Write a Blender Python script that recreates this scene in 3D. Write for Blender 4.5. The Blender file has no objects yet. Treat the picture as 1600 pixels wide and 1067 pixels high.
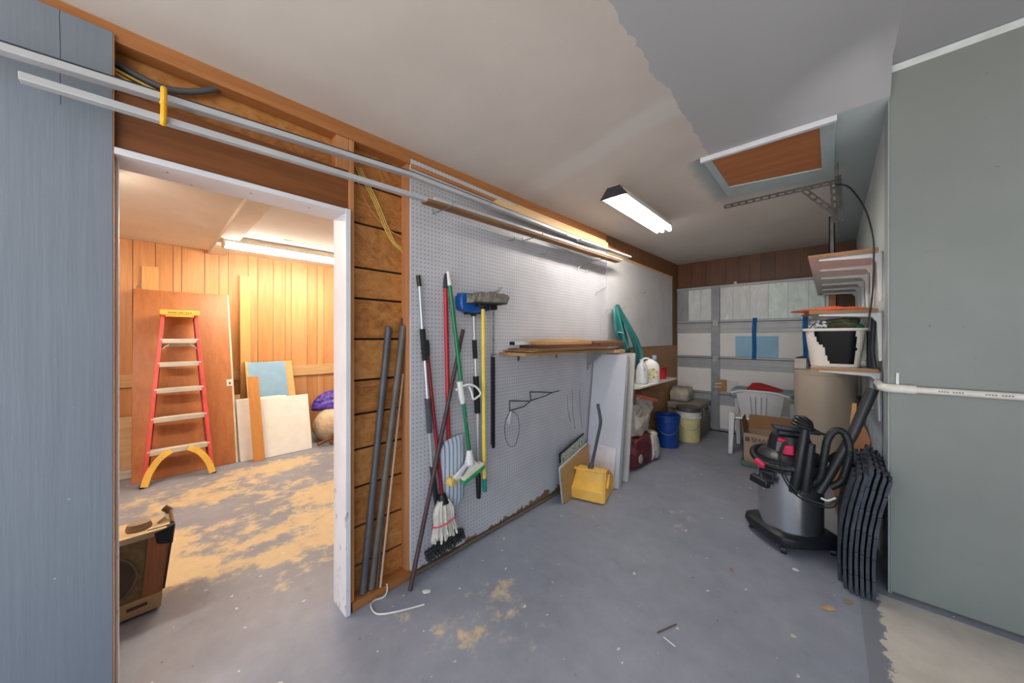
import bpy, bmesh, math, random
from mathutils import Vector, Matrix, Euler, noise
random.seed(7)
SC = bpy.context.scene
COL = SC.collection
PI = math.pi
V = Vector

# ------------------------------------------------------------------ materials
def lin(c):
    def f(x):
        x /= 255.0
        return x / 12.92 if x <= 0.04045 else ((x + 0.055) / 1.055) ** 2.4
    return (f(c[0]), f(c[1]), f(c[2]), 1.0)

class NT:
    def __init__(s, name):
        s.m = bpy.data.materials.new(name); s.m.use_nodes = True
        s.t = s.m.node_tree; s.n = s.t.nodes; s.l = s.t.links
        s.b = s.n['Principled BSDF']
        s.co = s.n.new('ShaderNodeTexCoord')
    def put(s, sock, v):
        if v is None: return
        if hasattr(v, 'is_output'): s.l.new(v, sock)
        else: sock.default_value = v
    def mapping(s, scale=(1, 1, 1), loc=(0, 0, 0), rot=(0, 0, 0)):
        k = s.n.new('ShaderNodeMapping'); s.l.new(s.co.outputs['Object'], k.inputs[0])
        k.inputs['Scale'].default_value = scale; k.inputs['Location'].default_value = loc
        k.inputs['Rotation'].default_value = rot
        return k.outputs[0]
    def noise(s, scale=5, detail=4, vec=None, rough=0.55, dist=0):
        k = s.n.new('ShaderNodeTexNoise')
        s.l.new(vec if vec is not None else s.co.outputs['Object'], k.inputs['Vector'])
        k.inputs['Scale'].default_value = scale; k.inputs['Detail'].default_value = detail
        k.inputs['Roughness'].default_value = rough; k.inputs['Distortion'].default_value = dist
        return k.outputs['Fac']
    def voronoi(s, scale, vec=None, feature='F1'):
        k = s.n.new('ShaderNodeTexVoronoi'); k.feature = feature
        s.l.new(vec if vec is not None else s.co.outputs['Object'], k.inputs['Vector'])
        k.inputs['Scale'].default_value = scale
        return k.outputs['Distance']
    def ramp(s, fac, stops, interp='LINEAR'):
        k = s.n.new('ShaderNodeValToRGB'); s.put(k.inputs[0], fac)
        cr = k.color_ramp; cr.interpolation = interp
        while len(cr.elements) < len(stops): cr.elements.new(0.5)
        for e, (p, c) in zip(cr.elements, stops):
            e.position = p; e.color = c if len(c) == 4 else (*c, 1)
        return k.outputs[0]
    def math(s, op, a, b=None, c=None):
        k = s.n.new('ShaderNodeMath'); k.operation = op
        s.put(k.inputs[0], a); s.put(k.inputs[1], b); s.put(k.inputs[2], c)
        return k.outputs[0]
    def sstep(s, v, a, b):
        k = s.n.new('ShaderNodeMapRange'); k.interpolation_type = 'SMOOTHSTEP'
        s.put(k.inputs['Value'], v); k.inputs['From Min'].default_value = a; k.inputs['From Max'].default_value = b
        return k.outputs[0]
    def mix(s, fac, a, b):
        k = s.n.new('ShaderNodeMix'); k.data_type = 'RGBA'
        s.put(k.inputs[0], fac); s.put(k.inputs[6], a); s.put(k.inputs[7], b)
        return k.outputs[2]
    def xyz(s, vec=None):
        k = s.n.new('ShaderNodeSeparateXYZ'); s.l.new(vec if vec is not None else s.co.outputs['Object'], k.inputs[0])
        return k.outputs
    def bump(s, h, strength=0.3, dist=0.01):
        k = s.n.new('ShaderNodeBump'); k.inputs['Strength'].default_value = strength; k.inputs['Distance'].default_value = dist
        s.put(k.inputs['Height'], h); s.l.new(k.outputs[0], s.b.inputs['Normal'])
    def out(s, col, rough=0.6, metal=0.0, **kw):
        s.put(s.b.inputs['Base Color'], col); s.put(s.b.inputs['Roughness'], rough); s.put(s.b.inputs['Metallic'], metal)
        for k, v in kw.items(): s.put(s.b.inputs[k], v)
        return s.m

MC = {}
def paint(name, c, rough=0.6, metal=0.0, var=0.06, scale=8, bump=0.0, bscale=60, **kw):
    if name in MC: return MC[name]
    t = NT(name); a = lin([min(255, x * (1 + var)) for x in c]); b = lin([x * (1 - var) for x in c])
    n = t.noise(scale, 5)
    col = t.ramp(n, [(0.3, b), (0.7, a)])
    if bump: t.bump(t.noise(bscale, 3), bump, 0.004)
    MC[name] = t.out(col, rough, metal, **kw); return MC[name]

def wood(name, c1, c2, axis='Y', rough=0.6, grain=1.0, knots=True):
    if name in MC: return MC[name]
    t = NT(name); sc = {'X': (0.9, 14, 14), 'Y': (14, 0.9, 14), 'Z': (14, 14, 0.9)}[axis]
    v = t.mapping(tuple(x * grain for x in sc))
    n = t.noise(1.6, 6, v, 0.6, 0.8); n2 = t.noise(9, 3, v, 0.5)
    f = t.math('ADD', t.math('MULTIPLY', n, 0.75), t.math('MULTIPLY', n2, 0.25))
    isl = t.n.new('ShaderNodeNewGeometry').outputs['Random Per Island']
    f = t.math('ADD', f, t.math('MULTIPLY', t.math('SUBTRACT', isl, 0.5), 0.16))
    col = t.ramp(f, [(0.3, lin(c2)), (0.68, lin(c1))])
    t.bump(n2, 0.12, 0.002)
    MC[name] = t.out(col, rough); return MC[name]

def emit(name, c, s):
    t = NT(name); t.b.inputs['Emission Color'].default_value = c; t.b.inputs['Emission Strength'].default_value = s
    return t.out((0.9, 0.9, 0.9, 1), 0.5)

# ------------------------------------------------------------------ mesh builder
class MB:
    def __init__(s): s.bm = bmesh.new()
    def poly(s, vs):
        return s.bm.faces.new(vs)
    def box(s, c, size, rot=None):
        R = rot if isinstance(rot, Matrix) else (Euler(rot).to_matrix() if rot else Matrix.Identity(3))
        c = V(c); h = V(size) / 2; vs = []
        for x in (-1, 1):
            for y in (-1, 1):
                for z in (-1, 1):
                    vs.append(s.bm.verts.new(c + R @ V((x * h.x, y * h.y, z * h.z))))
        for f in ((0, 1, 3, 2), (4, 6, 7, 5), (0, 4, 5, 1), (2, 3, 7, 6), (0, 2, 6, 4), (1, 5, 7, 3)):
            s.bm.faces.new([vs[i] for i in f])
        return s
    def span(s, a, b):
        a, b = V(a), V(b)
        return s.box((a + b) / 2, (abs(b.x - a.x), abs(b.y - a.y), abs(b.z - a.z)))
    def bar(s, p0, p1, w, h, up=(0, 0, 1)):
        p0, p1 = V(p0), V(p1); d = p1 - p0; z = d.normalized(); u = V(up)
        x = u.cross(z)
        if x.length < 1e-5: x = V((1, 0, 0)).cross(z)
        x.normalize(); y = z.cross(x)
        R = Matrix((x, y, z)).transposed()
        return s.box((p0 + p1) / 2, (w, h, d.length), R)
    def hexa(s, v8):
        vs = [s.bm.verts.new(V(p)) for p in v8]   # bottom 4 then top 4, same order
        for f in ((3, 2, 1, 0), (4, 5, 6, 7), (0, 1, 5, 4), (1, 2, 6, 5), (2, 3, 7, 6), (3, 0, 4, 7)):
            s.bm.faces.new([vs[i] for i in f])
        return s
    def tube(s, pts, r, n=10, closed=False, caps=True):
        pts = [V(p) for p in pts]; m = len(pts)
        rr = r if isinstance(r, (list, tuple)) else [r] * m
        rings = []; ref = None
        for i, p in enumerate(pts):
            if closed: t = pts[(i + 1) % m] - pts[i - 1]
            else: t = pts[min(i + 1, m - 1)] - pts[max(i - 1, 0)]
            t.normalize()
            if ref is None:
                ref = V((0, 0, 1)) if abs(t.z) < 0.9 else V((1, 0, 0))
            x = ref - t * ref.dot(t)
            if x.length < 1e-4: x = t.orthogonal()
            x.normalize(); y = t.cross(x); ref = x
            rings.append([s.bm.verts.new(p + (x * math.cos(2 * PI * k / n) + y * math.sin(2 * PI * k / n)) * rr[i]) for k in range(n)])
        for i in range(m if closed else m - 1):
            a, b = rings[i], rings[(i + 1) % m]
            for k in range(n):
                s.bm.faces.new((a[k], a[(k + 1) % n], b[(k + 1) % n], b[k]))
        if caps and not closed:
            s.bm.faces.new(rings[0][::-1]); s.bm.faces.new(rings[-1])
        return s
    def cyl(s, p0, p1, r0, r1=None, n=16):
        return s.tube([p0, p1], [r0, r1 if r1 is not None else r0], n)
    def lathe(s, prof, c, n=32, sx=1, sy=1, sq=2.0, close_ends=True):
        c = V(c); rings = []
        for r, z in prof:
            ring = []
            for k in range(n):
                a = 2 * PI * k / n; ca, sa = math.cos(a), math.sin(a)
                q = (abs(ca) ** sq + abs(sa) ** sq) ** (-1 / sq)
                ring.append(s.bm.verts.new(c + V((r * q * ca * sx, r * q * sa * sy, z))))
            rings.append(ring)
        for a, b in zip(rings, rings[1:]):
            for k in range(n):
                s.bm.faces.new((a[k], a[(k + 1) % n], b[(k + 1) % n], b[k]))
        if close_ends:
            s.bm.faces.new(rings[0][::-1]); s.bm.faces.new(rings[-1])
        return s
    def prism(s, pts, ext):
        e = V(ext); a = [s.bm.verts.new(V(p)) for p in pts]; b = [s.bm.verts.new(V(p) + e) for p in pts]; n = len(pts)
        s.bm.faces.new(a[::-1]); s.bm.faces.new(b)
        for i in range(n): s.bm.faces.new((a[i], a[(i + 1) % n], b[(i + 1) % n], b[i]))
        return s
    def blob(s, c, rad, amp=0.1, freq=3.0, seed=0, sub=4, flat=None):
        g = bmesh.ops.create_icosphere(s.bm, subdivisions=sub, radius=1.0); c = V(c)
        for v in g['verts']:
            d = v.co.normalized(); k = 1 + amp * noise.fractal(d * freq + V((seed * 7.3, seed * 1.7, seed)), 0.8, 2.0, 4)
            p = V((d.x * rad[0], d.y * rad[1], d.z * rad[2])) * k
            if flat is not None and p.z < flat: p.z = flat
            v.co = c + p
        return s
    def plate(s, mask, fn, th):
        """cells of mask (rows of 0/1) as a slab of thickness th; fn(u,v) -> (point, normal) with cell-corner indices"""
        nv, nu = len(mask), len(mask[0]); fr = {}; bk = {}
        def g(d, u, v, k):
            if (u, v) not in d:
                p, nn = fn(u, v); d[(u, v)] = s.bm.verts.new(V(p) + V(nn) * (th / 2 * k))
            return d[(u, v)]
        def on(u, v): return 0 <= u < nu and 0 <= v < nv and mask[v][u]
        for v in range(nv):
            for u in range(nu):
                if not mask[v][u]: continue
                cs = [(u, v), (u + 1, v), (u + 1, v + 1), (u, v + 1)]
                F = [g(fr, a, b, 1) for a, b in cs]; B = [g(bk, a, b, -1) for a, b in cs]
                s.bm.faces.new(F); s.bm.faces.new(B[::-1])
                for i, (du, dv) in enumerate(((0, -1), (1, 0), (0, 1), (-1, 0))):
                    if not on(u + du, v + dv):
                        j = (i + 1) % 4; s.bm.faces.new((F[i], B[i], B[j], F[j]))
        return s
    def grid(s, fn, nu, nv):
        vs = [[s.bm.verts.new(V(fn(u / nu, v / nv))) for u in range(nu + 1)] for v in range(nv + 1)]
        for v in range(nv):
            for u in range(nu): s.bm.faces.new((vs[v][u], vs[v][u + 1], vs[v + 1][u + 1], vs[v + 1][u]))
        return s
    def ribbon(s, pts, w, th, nrm):
        nrm = V(nrm).normalized(); pts = [V(p) for p in pts]; rows = []
        for i, p in enumerate(pts):
            t = (pts[min(i + 1, len(pts) - 1)] - pts[max(i - 1, 0)]).normalized(); sd = nrm.cross(t).normalized() * w / 2; n = nrm * th / 2
            rows.append([s.bm.verts.new(q) for q in (p - sd - n, p + sd - n, p + sd + n, p - sd + n)])
        for a, c in zip(rows, rows[1:]):
            for k in range(4): s.bm.faces.new((a[k], a[(k + 1) % 4], c[(k + 1) % 4], c[k]))
        s.bm.faces.new(rows[0][::-1]); s.bm.faces.new(rows[-1]); return s
    def build(s, name, mat, parent=None, bevel=0.0, ang=35, origin=None, seg=2, recalc=True):
        if recalc: bmesh.ops.recalc_face_normals(s.bm, faces=s.bm.faces)
        me = bpy.data.meshes.new(name); vs = [v.co for v in s.bm.verts]
        if parent is not None:
            o0 = root_loc(parent)
        elif origin is not None: o0 = V(origin)
        else:
            mn = [min(v[i] for v in vs) for i in range(3)]; mx = [max(v[i] for v in vs) for i in range(3)]
            o0 = V(((mn[0] + mx[0]) / 2, (mn[1] + mx[1]) / 2, mn[2]))
        for v in s.bm.verts: v.co = v.co - o0
        s.bm.to_mesh(me); s.bm.free()
        me.materials.append(mat)
        for p in me.polygons: p.use_smooth = True
        me.set_sharp_from_angle(angle=math.radians(ang))
        o = bpy.data.objects.new(name, me); COL.objects.link(o)
        if parent is not None: o.parent = parent
        else: o.location = o0
        if bevel:
            b = o.modifiers.new('bevel', 'BEVEL'); b.width = bevel; b.segments = seg; b.limit_method = 'ANGLE'; b.angle_limit = math.radians(40)
        return o

def root_loc(o):
    p = V((0, 0, 0))
    while o is not None:
        p = p + V(o.location); o = o.parent
    return p

def thing(name, label, cat, loc=(0, 0, 0), group=None):
    o = bpy.data.objects.new(name, None); COL.objects.link(o); o.location = loc; o.empty_display_size = 0.1
    return tag(o, label, cat, group)
def tag(o, label, cat, group=None):
    o['label'] = label; o['category'] = cat
    if group: o['group'] = group
    return o
def struct(o, label=None):
    o['kind'] = 'structure'
    if label: o['label'] = label
    return o
def lab(o, label):
    o['label'] = label; return o
def copy_tree(o, shift, label=None):
    c = o.copy(); COL.objects.link(c); c.location = V(o.location) + V(shift)
    if label: c['label'] = label
    for ch in list(o.children):
        d = ch.copy(); COL.objects.link(d); d.parent = c
        for g in list(ch.children):
            e = g.copy(); COL.objects.link(e); e.parent = d
    return c
def lerp(a, b, t): return V(a) * (1 - t) + V(b) * t
def smooth_path(pts, n=8):
    """Catmull-Rom through pts"""
    P = [V(p) for p in pts]; P = [P[0] * 2 - P[1]] + P + [P[-1] * 2 - P[-2]]; out = []
    for i in range(1, len(P) - 2):
        for k in range(n):
            t = k / n; a, b, c, d = P[i - 1], P[i], P[i + 1], P[i + 2]
            out.append(0.5 * ((2 * b) + (c - a) * t + (2 * a - 5 * b + 4 * c - d) * t * t + (3 * b - a - 3 * c + d) * t ** 3))
    out.append(P[-2]); return out

# ------------------------------------------------------------------ camera
cam = bpy.data.cameras.new('camera'); camo = bpy.data.objects.new('camera', cam); COL.objects.link(camo)
camo.location = (0, 0, 1.376); camo.rotation_euler = (PI / 2, 0, math.radians(43))
cam.sensor_fit = 'HORIZONTAL'; cam.sensor_width = 36; cam.lens = 531 / 1600 * 36
cam.shift_y = -5.5 / 1600; cam.clip_start = 0.02
SC.camera = camo

# ------------------------------------------------------------------ common materials
M = {}
M['white'] = paint('white_paint', (222, 222, 224), 0.5, var=0.03, scale=5)
M['white_plastic'] = paint('white_plastic', (226, 226, 224), 0.35, var=0.02)
M['black'] = paint('black_plastic', (22, 23, 26), 0.45, var=0.1)
M['dark'] = paint('dark_plastic', (38, 42, 48), 0.5, var=0.1)
M['foam_grip'] = paint('black_foam_grip', (30, 31, 34), 0.85, var=0.15, scale=60)
M['steel'] = paint('galvanised_steel', (150, 152, 152), 0.42, 0.85, var=0.12, scale=14)
M['alu'] = paint('aluminium', (200, 203, 205), 0.35, 0.7, var=0.05)
M['chrome_pole'] = paint('silver_pole', (196, 200, 204), 0.3, 0.6, var=0.04)
M['pine'] = wood('pine_wood', (226, 178, 112), (196, 140, 78), 'Z')
M['pine_y'] = wood('pine_wood_long', (226, 190, 140), (194, 146, 92), 'Y')
M['stud'] = wood('stud_wood', (204, 146, 98), (172, 110, 66), 'Z')
M['stud_y'] = wood('plate_wood', (190, 128, 74), (150, 92, 46), 'Y')
M['header'] = wood('header_wood', (140, 84, 40), (104, 58, 24), 'Y', 0.55)
M['brown_board'] = wood('hardboard', (150, 108, 70), (112, 76, 46), 'Y', 0.7)
M['trim_white'] = paint('trim_white', (214, 216, 222), 0.45, var=0.03)
_t = NT('strip_white'); _c = _t.ramp(_t.noise(3, 5), [(0.3, lin((170, 172, 176))), (0.7, lin((192, 193, 195)))])
_d = _t.sstep(_t.noise(2.3, 3, _t.mapping((2, 1, 2), (3, 1, 0)), 0.5), 0.60, 0.66)
M['strip_white'] = _t.out(_t.mix(_t.math('MULTIPLY', _d, 0.75), _c, lin((70, 72, 76))), 0.4)
M['rope'] = paint('string_white', (225, 222, 214), 0.9)
M['iron'] = paint('dark_iron', (70, 70, 74), 0.5, 0.6, var=0.12)

# ================================================================== THE SETTING
def zl(y): return 2.43 + 0.02 * max(0.0, min(y, 5.75))
def zr(y): return 2.665 - 0.115 * max(0.0, y - 2.74) / 3.01
def zc(x, y, front=None):
    t = max(0.0, min(1.0, (x + 1.76) / 1.09)); z = zl(y) * (1 - t) + zr(y) * t
    if front is None: front = y < 2.70
    if x > 0.2405: front = True
    if front:
        k = max(0.0, min(1.0, (x + 0.35) / 0.59)); z += 0.165 * k * k * (3 - 2 * k)
    return z

# floor: blue-grey painted concrete, paint worn through to tan
def floor_mat():
    t = NT('painted_concrete'); P = t.xyz(); X, Y = P[0], P[1]
    n1 = t.noise(1.7, 6); n2 = t.noise(9, 6, None, 0.65)
    base = t.ramp(t.math('ADD', t.math('MULTIPLY', n1, 0.6), t.math('MULTIPLY', n2, 0.4)),
                  [(0.32, lin((124, 128, 141))), (0.55, lin((142, 146, 159))), (0.72, lin((156, 159, 170)))])
    # dull scuffs
    sc = t.sstep(t.noise(3.2, 8, t.mapping((1, 1, 1), (4, 2, 0)), 0.7), 0.56, 0.70)
    base = t.mix(t.math('MULTIPLY', sc, 0.35), base, lin((104, 105, 112)))
    # wear to the tan layer
    v = t.mapping((1.0, 0.62, 1), (0, 0, 0), (0, 0, 0.5))
    w = t.noise(1.5, 9, v, 0.66, 0.2)
    room = t.sstep(X, -1.9, -2.7)
    dx = t.math('SUBTRACT', X, -1.22); dy = t.math('SUBTRACT', Y, 0.98)
    spot = t.math('SUBTRACT', 1.0, t.math('MULTIPLY', t.math('SQRT', t.math('ADD', t.math('MULTIPLY', dx, dx), t.math('MULTIPLY', dy, dy))), 2.3))
    spot = t.math('MAXIMUM', spot, 0.0)
    far = t.sstep(X, -4.9, -4.2)
    near = t.sstep(Y, -0.5, 0.15)
    k = t.math('ADD', w, t.math('MULTIPLY', room, t.math('MULTIPLY', t.math('MULTIPLY', far, near), 0.185)))
    k = t.math('ADD', k, t.math('MULTIPLY', spot, 0.17))
    k = t.math('ADD', k, t.math('MULTIPLY', t.math('SUBTRACT', n2, 0.5), 0.30))
    wear = t.sstep(k, 0.635, 0.72)
    tan = t.ramp(n2, [(0.3, lin((208, 182, 132))), (0.7, lin((222, 202, 158)))])
    base = t.mix(t.math('MULTIPLY', wear, 0.80), base, tan)
    # pale paint flecks and dark specks
    fl = t.sstep(t.noise(26, 2, t.mapping((1, 0.8, 1), (9, 3, 0)), 0.4), 0.725, 0.75)
    base = t.mix(t.math('MULTIPLY', fl, 0.75), base, lin((224, 222, 218)))
    dk = t.sstep(t.noise(34, 2, t.mapping((1, 1, 1), (1, 13, 0)), 0.4), 0.75, 0.77)
    base = t.mix(t.math('MULTIPLY', dk, 0.6), base, lin((70, 66, 66)))
    # bare slab beside the grey wall, ragged paint edge
    inY = t.math('LESS_THAN', Y, 2.685)
    e1 = t.math('MULTIPLY', t.math('GREATER_THAN', X, 0.118), inY)
    rag = t.math('ADD', X, t.math('MULTIPLY', t.math('SUBTRACT', t.noise(14, 6, None, 0.7), 0.5), 0.16))
    e2 = t.math('MULTIPLY', t.math('GREATER_THAN', rag, 0.187), inY)
    base = t.mix(t.math('MULTIPLY', e1, 1.0), base, lin((124, 127, 136)))
    slab = t.ramp(t.noise(5, 7, None, 0.65), [(0.3, lin((186, 178, 168))), (0.7, lin((212, 204, 194)))])
    base = t.mix(e2, base, slab)
    rough = t.math('ADD', 0.42, t.math('MULTIPLY', n2, 0.25))
    t.bump(n2, 0.12, 0.003)
    return t.out(base, rough)
struct(MB().span((-5.7, -1.7, -0.12), (3.4, 6.1, 0)).build('floor', floor_mat(), origin=(0, 0, 0)))

def ceiling_mat():
    t = NT('ceiling_board'); P = t.xyz(); X, Y = P[0], P[1]
    n = t.noise(2.2, 5)
    base = t.ramp(n, [(0.3, lin((201, 193, 186))), (0.7, lin((211, 203, 196)))])
    # filled joint strip
    j = t.math('ABSOLUTE', t.math('SUBTRACT', t.math('ADD', Y, t.math('MULTIPLY', n, 0.12)), 2.05))
    base = t.mix(t.math('MULTIPLY', t.math('SUBTRACT', 1.0, t.sstep(j, 0.05, 0.14)), 0.5), base, lin((216, 214, 212)))
    rag = t.math('ADD', X, t.math('MULTIPLY', t.math('SUBTRACT', t.noise(8, 5, None, 0.6), 0.5), 0.10))
    newer = t.math('MULTIPLY', t.math('GREATER_THAN', rag, -0.62), t.math('LESS_THAN', Y, 2.7005))
    base = t.mix(newer, base, lin((176, 178, 182)))
    # blue-grey wall colour brushed round the hatch and along the wall
    a = t.math('MULTIPLY', t.sstep(rag, -0.80, -0.70), t.math('SUBTRACT', 1.0, t.sstep(Y, 3.45, 3.72)))
    a = t.math('MULTIPLY', a, t.math('GREATER_THAN', Y, 2.7005))
    b = t.sstep(rag, 0.02, 0.10)
    b = t.math('MULTIPLY', b, t.math('GREATER_THAN', Y, 2.7005))
    base = t.mix(t.math('MULTIPLY', t.math('MAXIMUM', a, b), 0.9), base, lin((150, 164, 168)))
    t.bump(t.noise(40, 3), 0.05, 0.003)
    return t.out(base, 0.8)
xs = [-1.86, -1.76, -1.5, -1.2, -0.95, -0.67, -0.5, -0.35, -0.25, -0.15, -0.05, 0.05, 0.15, 0.24, 0.242, 3.4]
ysq = [(-1.3, 1), (-0.5, 1), (0, 1), (0.6, 1), (1.2, 1), (1.8, 1), (2.3, 1), (2.60, 1), (2.70, 0), (3.2, 0), (3.7, 0), (4.2, 0), (4.7, 0), (5.2, 0), (5.9, 0)]
b = MB(); vv = [[b.bm.verts.new((x, y, zc(x, y, bool(f)))) for x in xs] for y, f in ysq]
v2 = [[b.bm.verts.new((x, y, 3.0)) for x in xs] for y, f in ysq]
for j in range(len(ysq) - 1):
    for i in range(len(xs) - 1):
        b.bm.faces.new((vv[j][i], vv[j + 1][i], vv[j + 1][i + 1], vv[j][i + 1]))
        if j != 7: b.bm.faces.new((v2[j][i], v2[j][i + 1], v2[j + 1][i + 1], v2[j + 1][i]))
struct(b.build('ceiling', ceiling_mat(), origin=(0, 0, 0), ang=80, recalc=False))

# left partition: grey ply sheathing, header, studs, plank backing
def ply_mat():
    t = NT('grey_painted_plywood')
    v = t.mapping((18, 18, 0.8)); n = t.noise(2.0, 5, v, 0.6); n1 = t.noise(1.3, 4)
    f = t.math('ADD', t.math('MULTIPLY', n, 0.35), t.math('MULTIPLY', n1, 0.65))
    col = t.ramp(f, [(0.3, lin((112, 121, 132))), (0.7, lin((126, 134, 145)))])
    P = t.xyz()
    cr = t.math('ABSOLUTE', t.math('SUBTRACT', t.math('ADD', P[1], t.math('MULTIPLY', t.noise(3, 3), 0.02)), -0.175))
    cr = t.math('MULTIPLY', t.math('LESS_THAN', cr, 0.0008), t.math('GREATER_THAN', t.math('ADD', P[2], t.math('MULTIPLY', n1, 0.3)), 2.25))
    col = t.mix(cr, col, lin((40, 42, 46)))
    kn = t.sstep(t.noise(16, 3, t.mapping((1, 1, 0.55), (3, 5, 2)), 0.5), 0.735, 0.76)
    col = t.mix(t.math('MULTIPLY', kn, 0.6), col, lin((84, 90, 98)))
    fl = t.sstep(t.noise(24, 2, t.mapping((1, 1.4, 1.6), (11, 2, 7)), 0.4), 0.77, 0.785)
    col = t.mix(fl, col, lin((205, 208, 212)))
    t.bump(n, 0.35, 0.004)
    return t.out(col, 0.55)
struct(MB().span((-1.83, -1.3, 0), (-1.745, -0.078, 2.395)).build('wall_left', ply_mat(), origin=(0, 0, 0), bevel=0.002))
struct(MB().span((-1.79, -0.078, 0.0), (-1.7455, -0.0762, 2.39)).build('trim_1', M['stud'], origin=(0, 0, 0)))
struct(MB().span((-1.83, -1.3, 2.375), (-1.757, 3.38, 2.50)).build('trim_2', M['stud_y'], origin=(0, 0, 0), bevel=0.003))
lab(bpy.data.objects['trim_2'], 'brown timber top plate running under the ceiling')
struct(MB().span((-1.83, -0.078, 2.015), (-1.768, 0.688, 2.215)).build('trim_3', M['header'], origin=(0, 0, 0), bevel=0.003))
lab(bpy.data.objects['trim_3'], 'dark brown header beam over the doorway')

def osb_mat():
    t = NT('plank_sheathing'); v = t.mapping((5, 2.6, 5)); n = t.noise(2.2, 7, v, 0.66, 2.2)
    n2 = t.noise(13, 4, None, 0.6, 2.0)
    isl = t.n.new('ShaderNodeNewGeometry').outputs['Random Per Island']
    f = t.math('ADD', t.math('MULTIPLY', n, 0.6), t.math('MULTIPLY', n2, 0.4))
    f = t.math('ADD', f, t.math('MULTIPLY', t.math('SUBTRACT', isl, 0.5), 0.12))
    return t.out(t.ramp(f, [(0.3, lin((128, 74, 32))), (0.5, lin((182, 120, 60))), (0.7, lin((206, 150, 88)))]), 0.6)
b = MB(); zs = [0.0, 0.17, 0.375, 0.585, 0.785, 0.97, 1.15, 1.37, 1.587, 1.751, 1.987, 2.2, 2.40]
for a, c in zip(zs, zs[1:]): b.span((-1.845, 0.692, a + 0.006), (-1.83, 1.06, c - 0.006))
for a, c in zip([2.215, 2.30], [2.296, 2.40]): b.span((-1.845, -0.078, a), (-1.83, 0.66, c))
struct(b.build('wall_stud_bay', osb_mat(), origin=(0, 0, 0)))
struct(MB().span((-1.862, -1.3, 0), (-1.846, -0.078, 2.44)).span((-1.862, 0.69, 0), (-1.846, 6.0, 2.62)).span((-1.862, -0.078, 2.015), (-1.846, 0.69, 2.44))
       .build('wall_partition', paint('dark_backing', (40, 26, 18), 0.9), origin=(0, 0, 0)))
struct(lab(MB().span((-1.829, 0.688, 0.04), (-1.76, 0.715, 2.374)).build('trim_4', M['stud'], origin=(0, 0, 0), bevel=0.002), 'bare pine stud beside the white door jamb'))
struct(lab(MB().span((-1.829, 1.012, 0.04), (-1.768, 1.055, 2.374)).build('trim_5', M['stud'], origin=(0, 0, 0), bevel=0.002), 'bare pine stud at the edge of the pegboard'))
struct(lab(MB().span((-1.829, 0.63, 2.216), (-1.762, 0.687, 2.374)).build('trim_6', M['stud'], origin=(0, 0, 0), bevel=0.002), 'short pine stud above the doorway header'))
struct(lab(MB().span((-1.829, 0.70, 0.0), (-1.745, 1.03, 0.04)).build('trim_7', M['stud_y'], origin=(0, 0, 0), bevel=0.002), 'pine sill plate in the open stud bay'))
# white door lining
d1 = bpy.data.objects.new('door_1', None); COL.objects.link(d1); d1['kind'] = 'structure'; d1['label'] = 'white painted doorway lining without a door'
def chip_mat():
    t = NT('chipped_white_paint'); P = t.xyz(); n = t.noise(22, 5, t.mapping((1, 1, 0.5)), 0.6)
    low = t.math('SUBTRACT', 1.0, t.sstep(P[2], 0.1, 0.9))
    k = t.sstep(t.math('ADD', n, t.math('MULTIPLY', low, 0.10)), 0.70, 0.72)
    return t.out(t.mix(t.math('MULTIPLY', k, 0.7), t.ramp(t.noise(4, 3), [(0.3, lin((214, 215, 222))), (0.7, lin((226, 227, 232)))]), lin((150, 150, 152))), 0.45)
cw = chip_mat()
MB().span((-1.895, 0.664, 0), (-1.735, 0.688, 2.014)).build('jamb', cw, d1, bevel=0.002)
MB().span((-1.83, -0.076, 0), (-1.79, -0.068, 2.014)).build('jamb', cw, d1, bevel=0.002)
MB().span((-1.895, -0.0755, 1.992), (-1.74, 0.664, 2.014)).build('head_jamb', cw, d1, bevel=0.002)
b = MB()
for y in (0.05, 0.3, 0.52): b.cyl((-1.80, y, 1.9915), (-1.80, y, 1.993), 0.004, n=8)
b.build('nail_head', M['iron'], d1)

# brown wall behind pegboard
bw = wood('brown_ply_wall', (128, 86, 52), (92, 58, 32), 'Z', 0.7)  # wood kept darker: shade above the far pegboard is put into this brown
struct(MB().span((-1.83, 1.056, 0), (-1.768, 5.80, 2.60)).build('wall_long', bw, origin=(0, 0, 0)))
struct(lab(MB().span((-1.768, 1.06, 0.0), (-1.738, 2.9, 0.022)).build('baseboard_left', wood('dirty_base', (120, 108, 96), (92, 76, 62), 'Y', 0.8), origin=(0, 0, 0), bevel=0.004), 'worn sill under the pegboard'))

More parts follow.
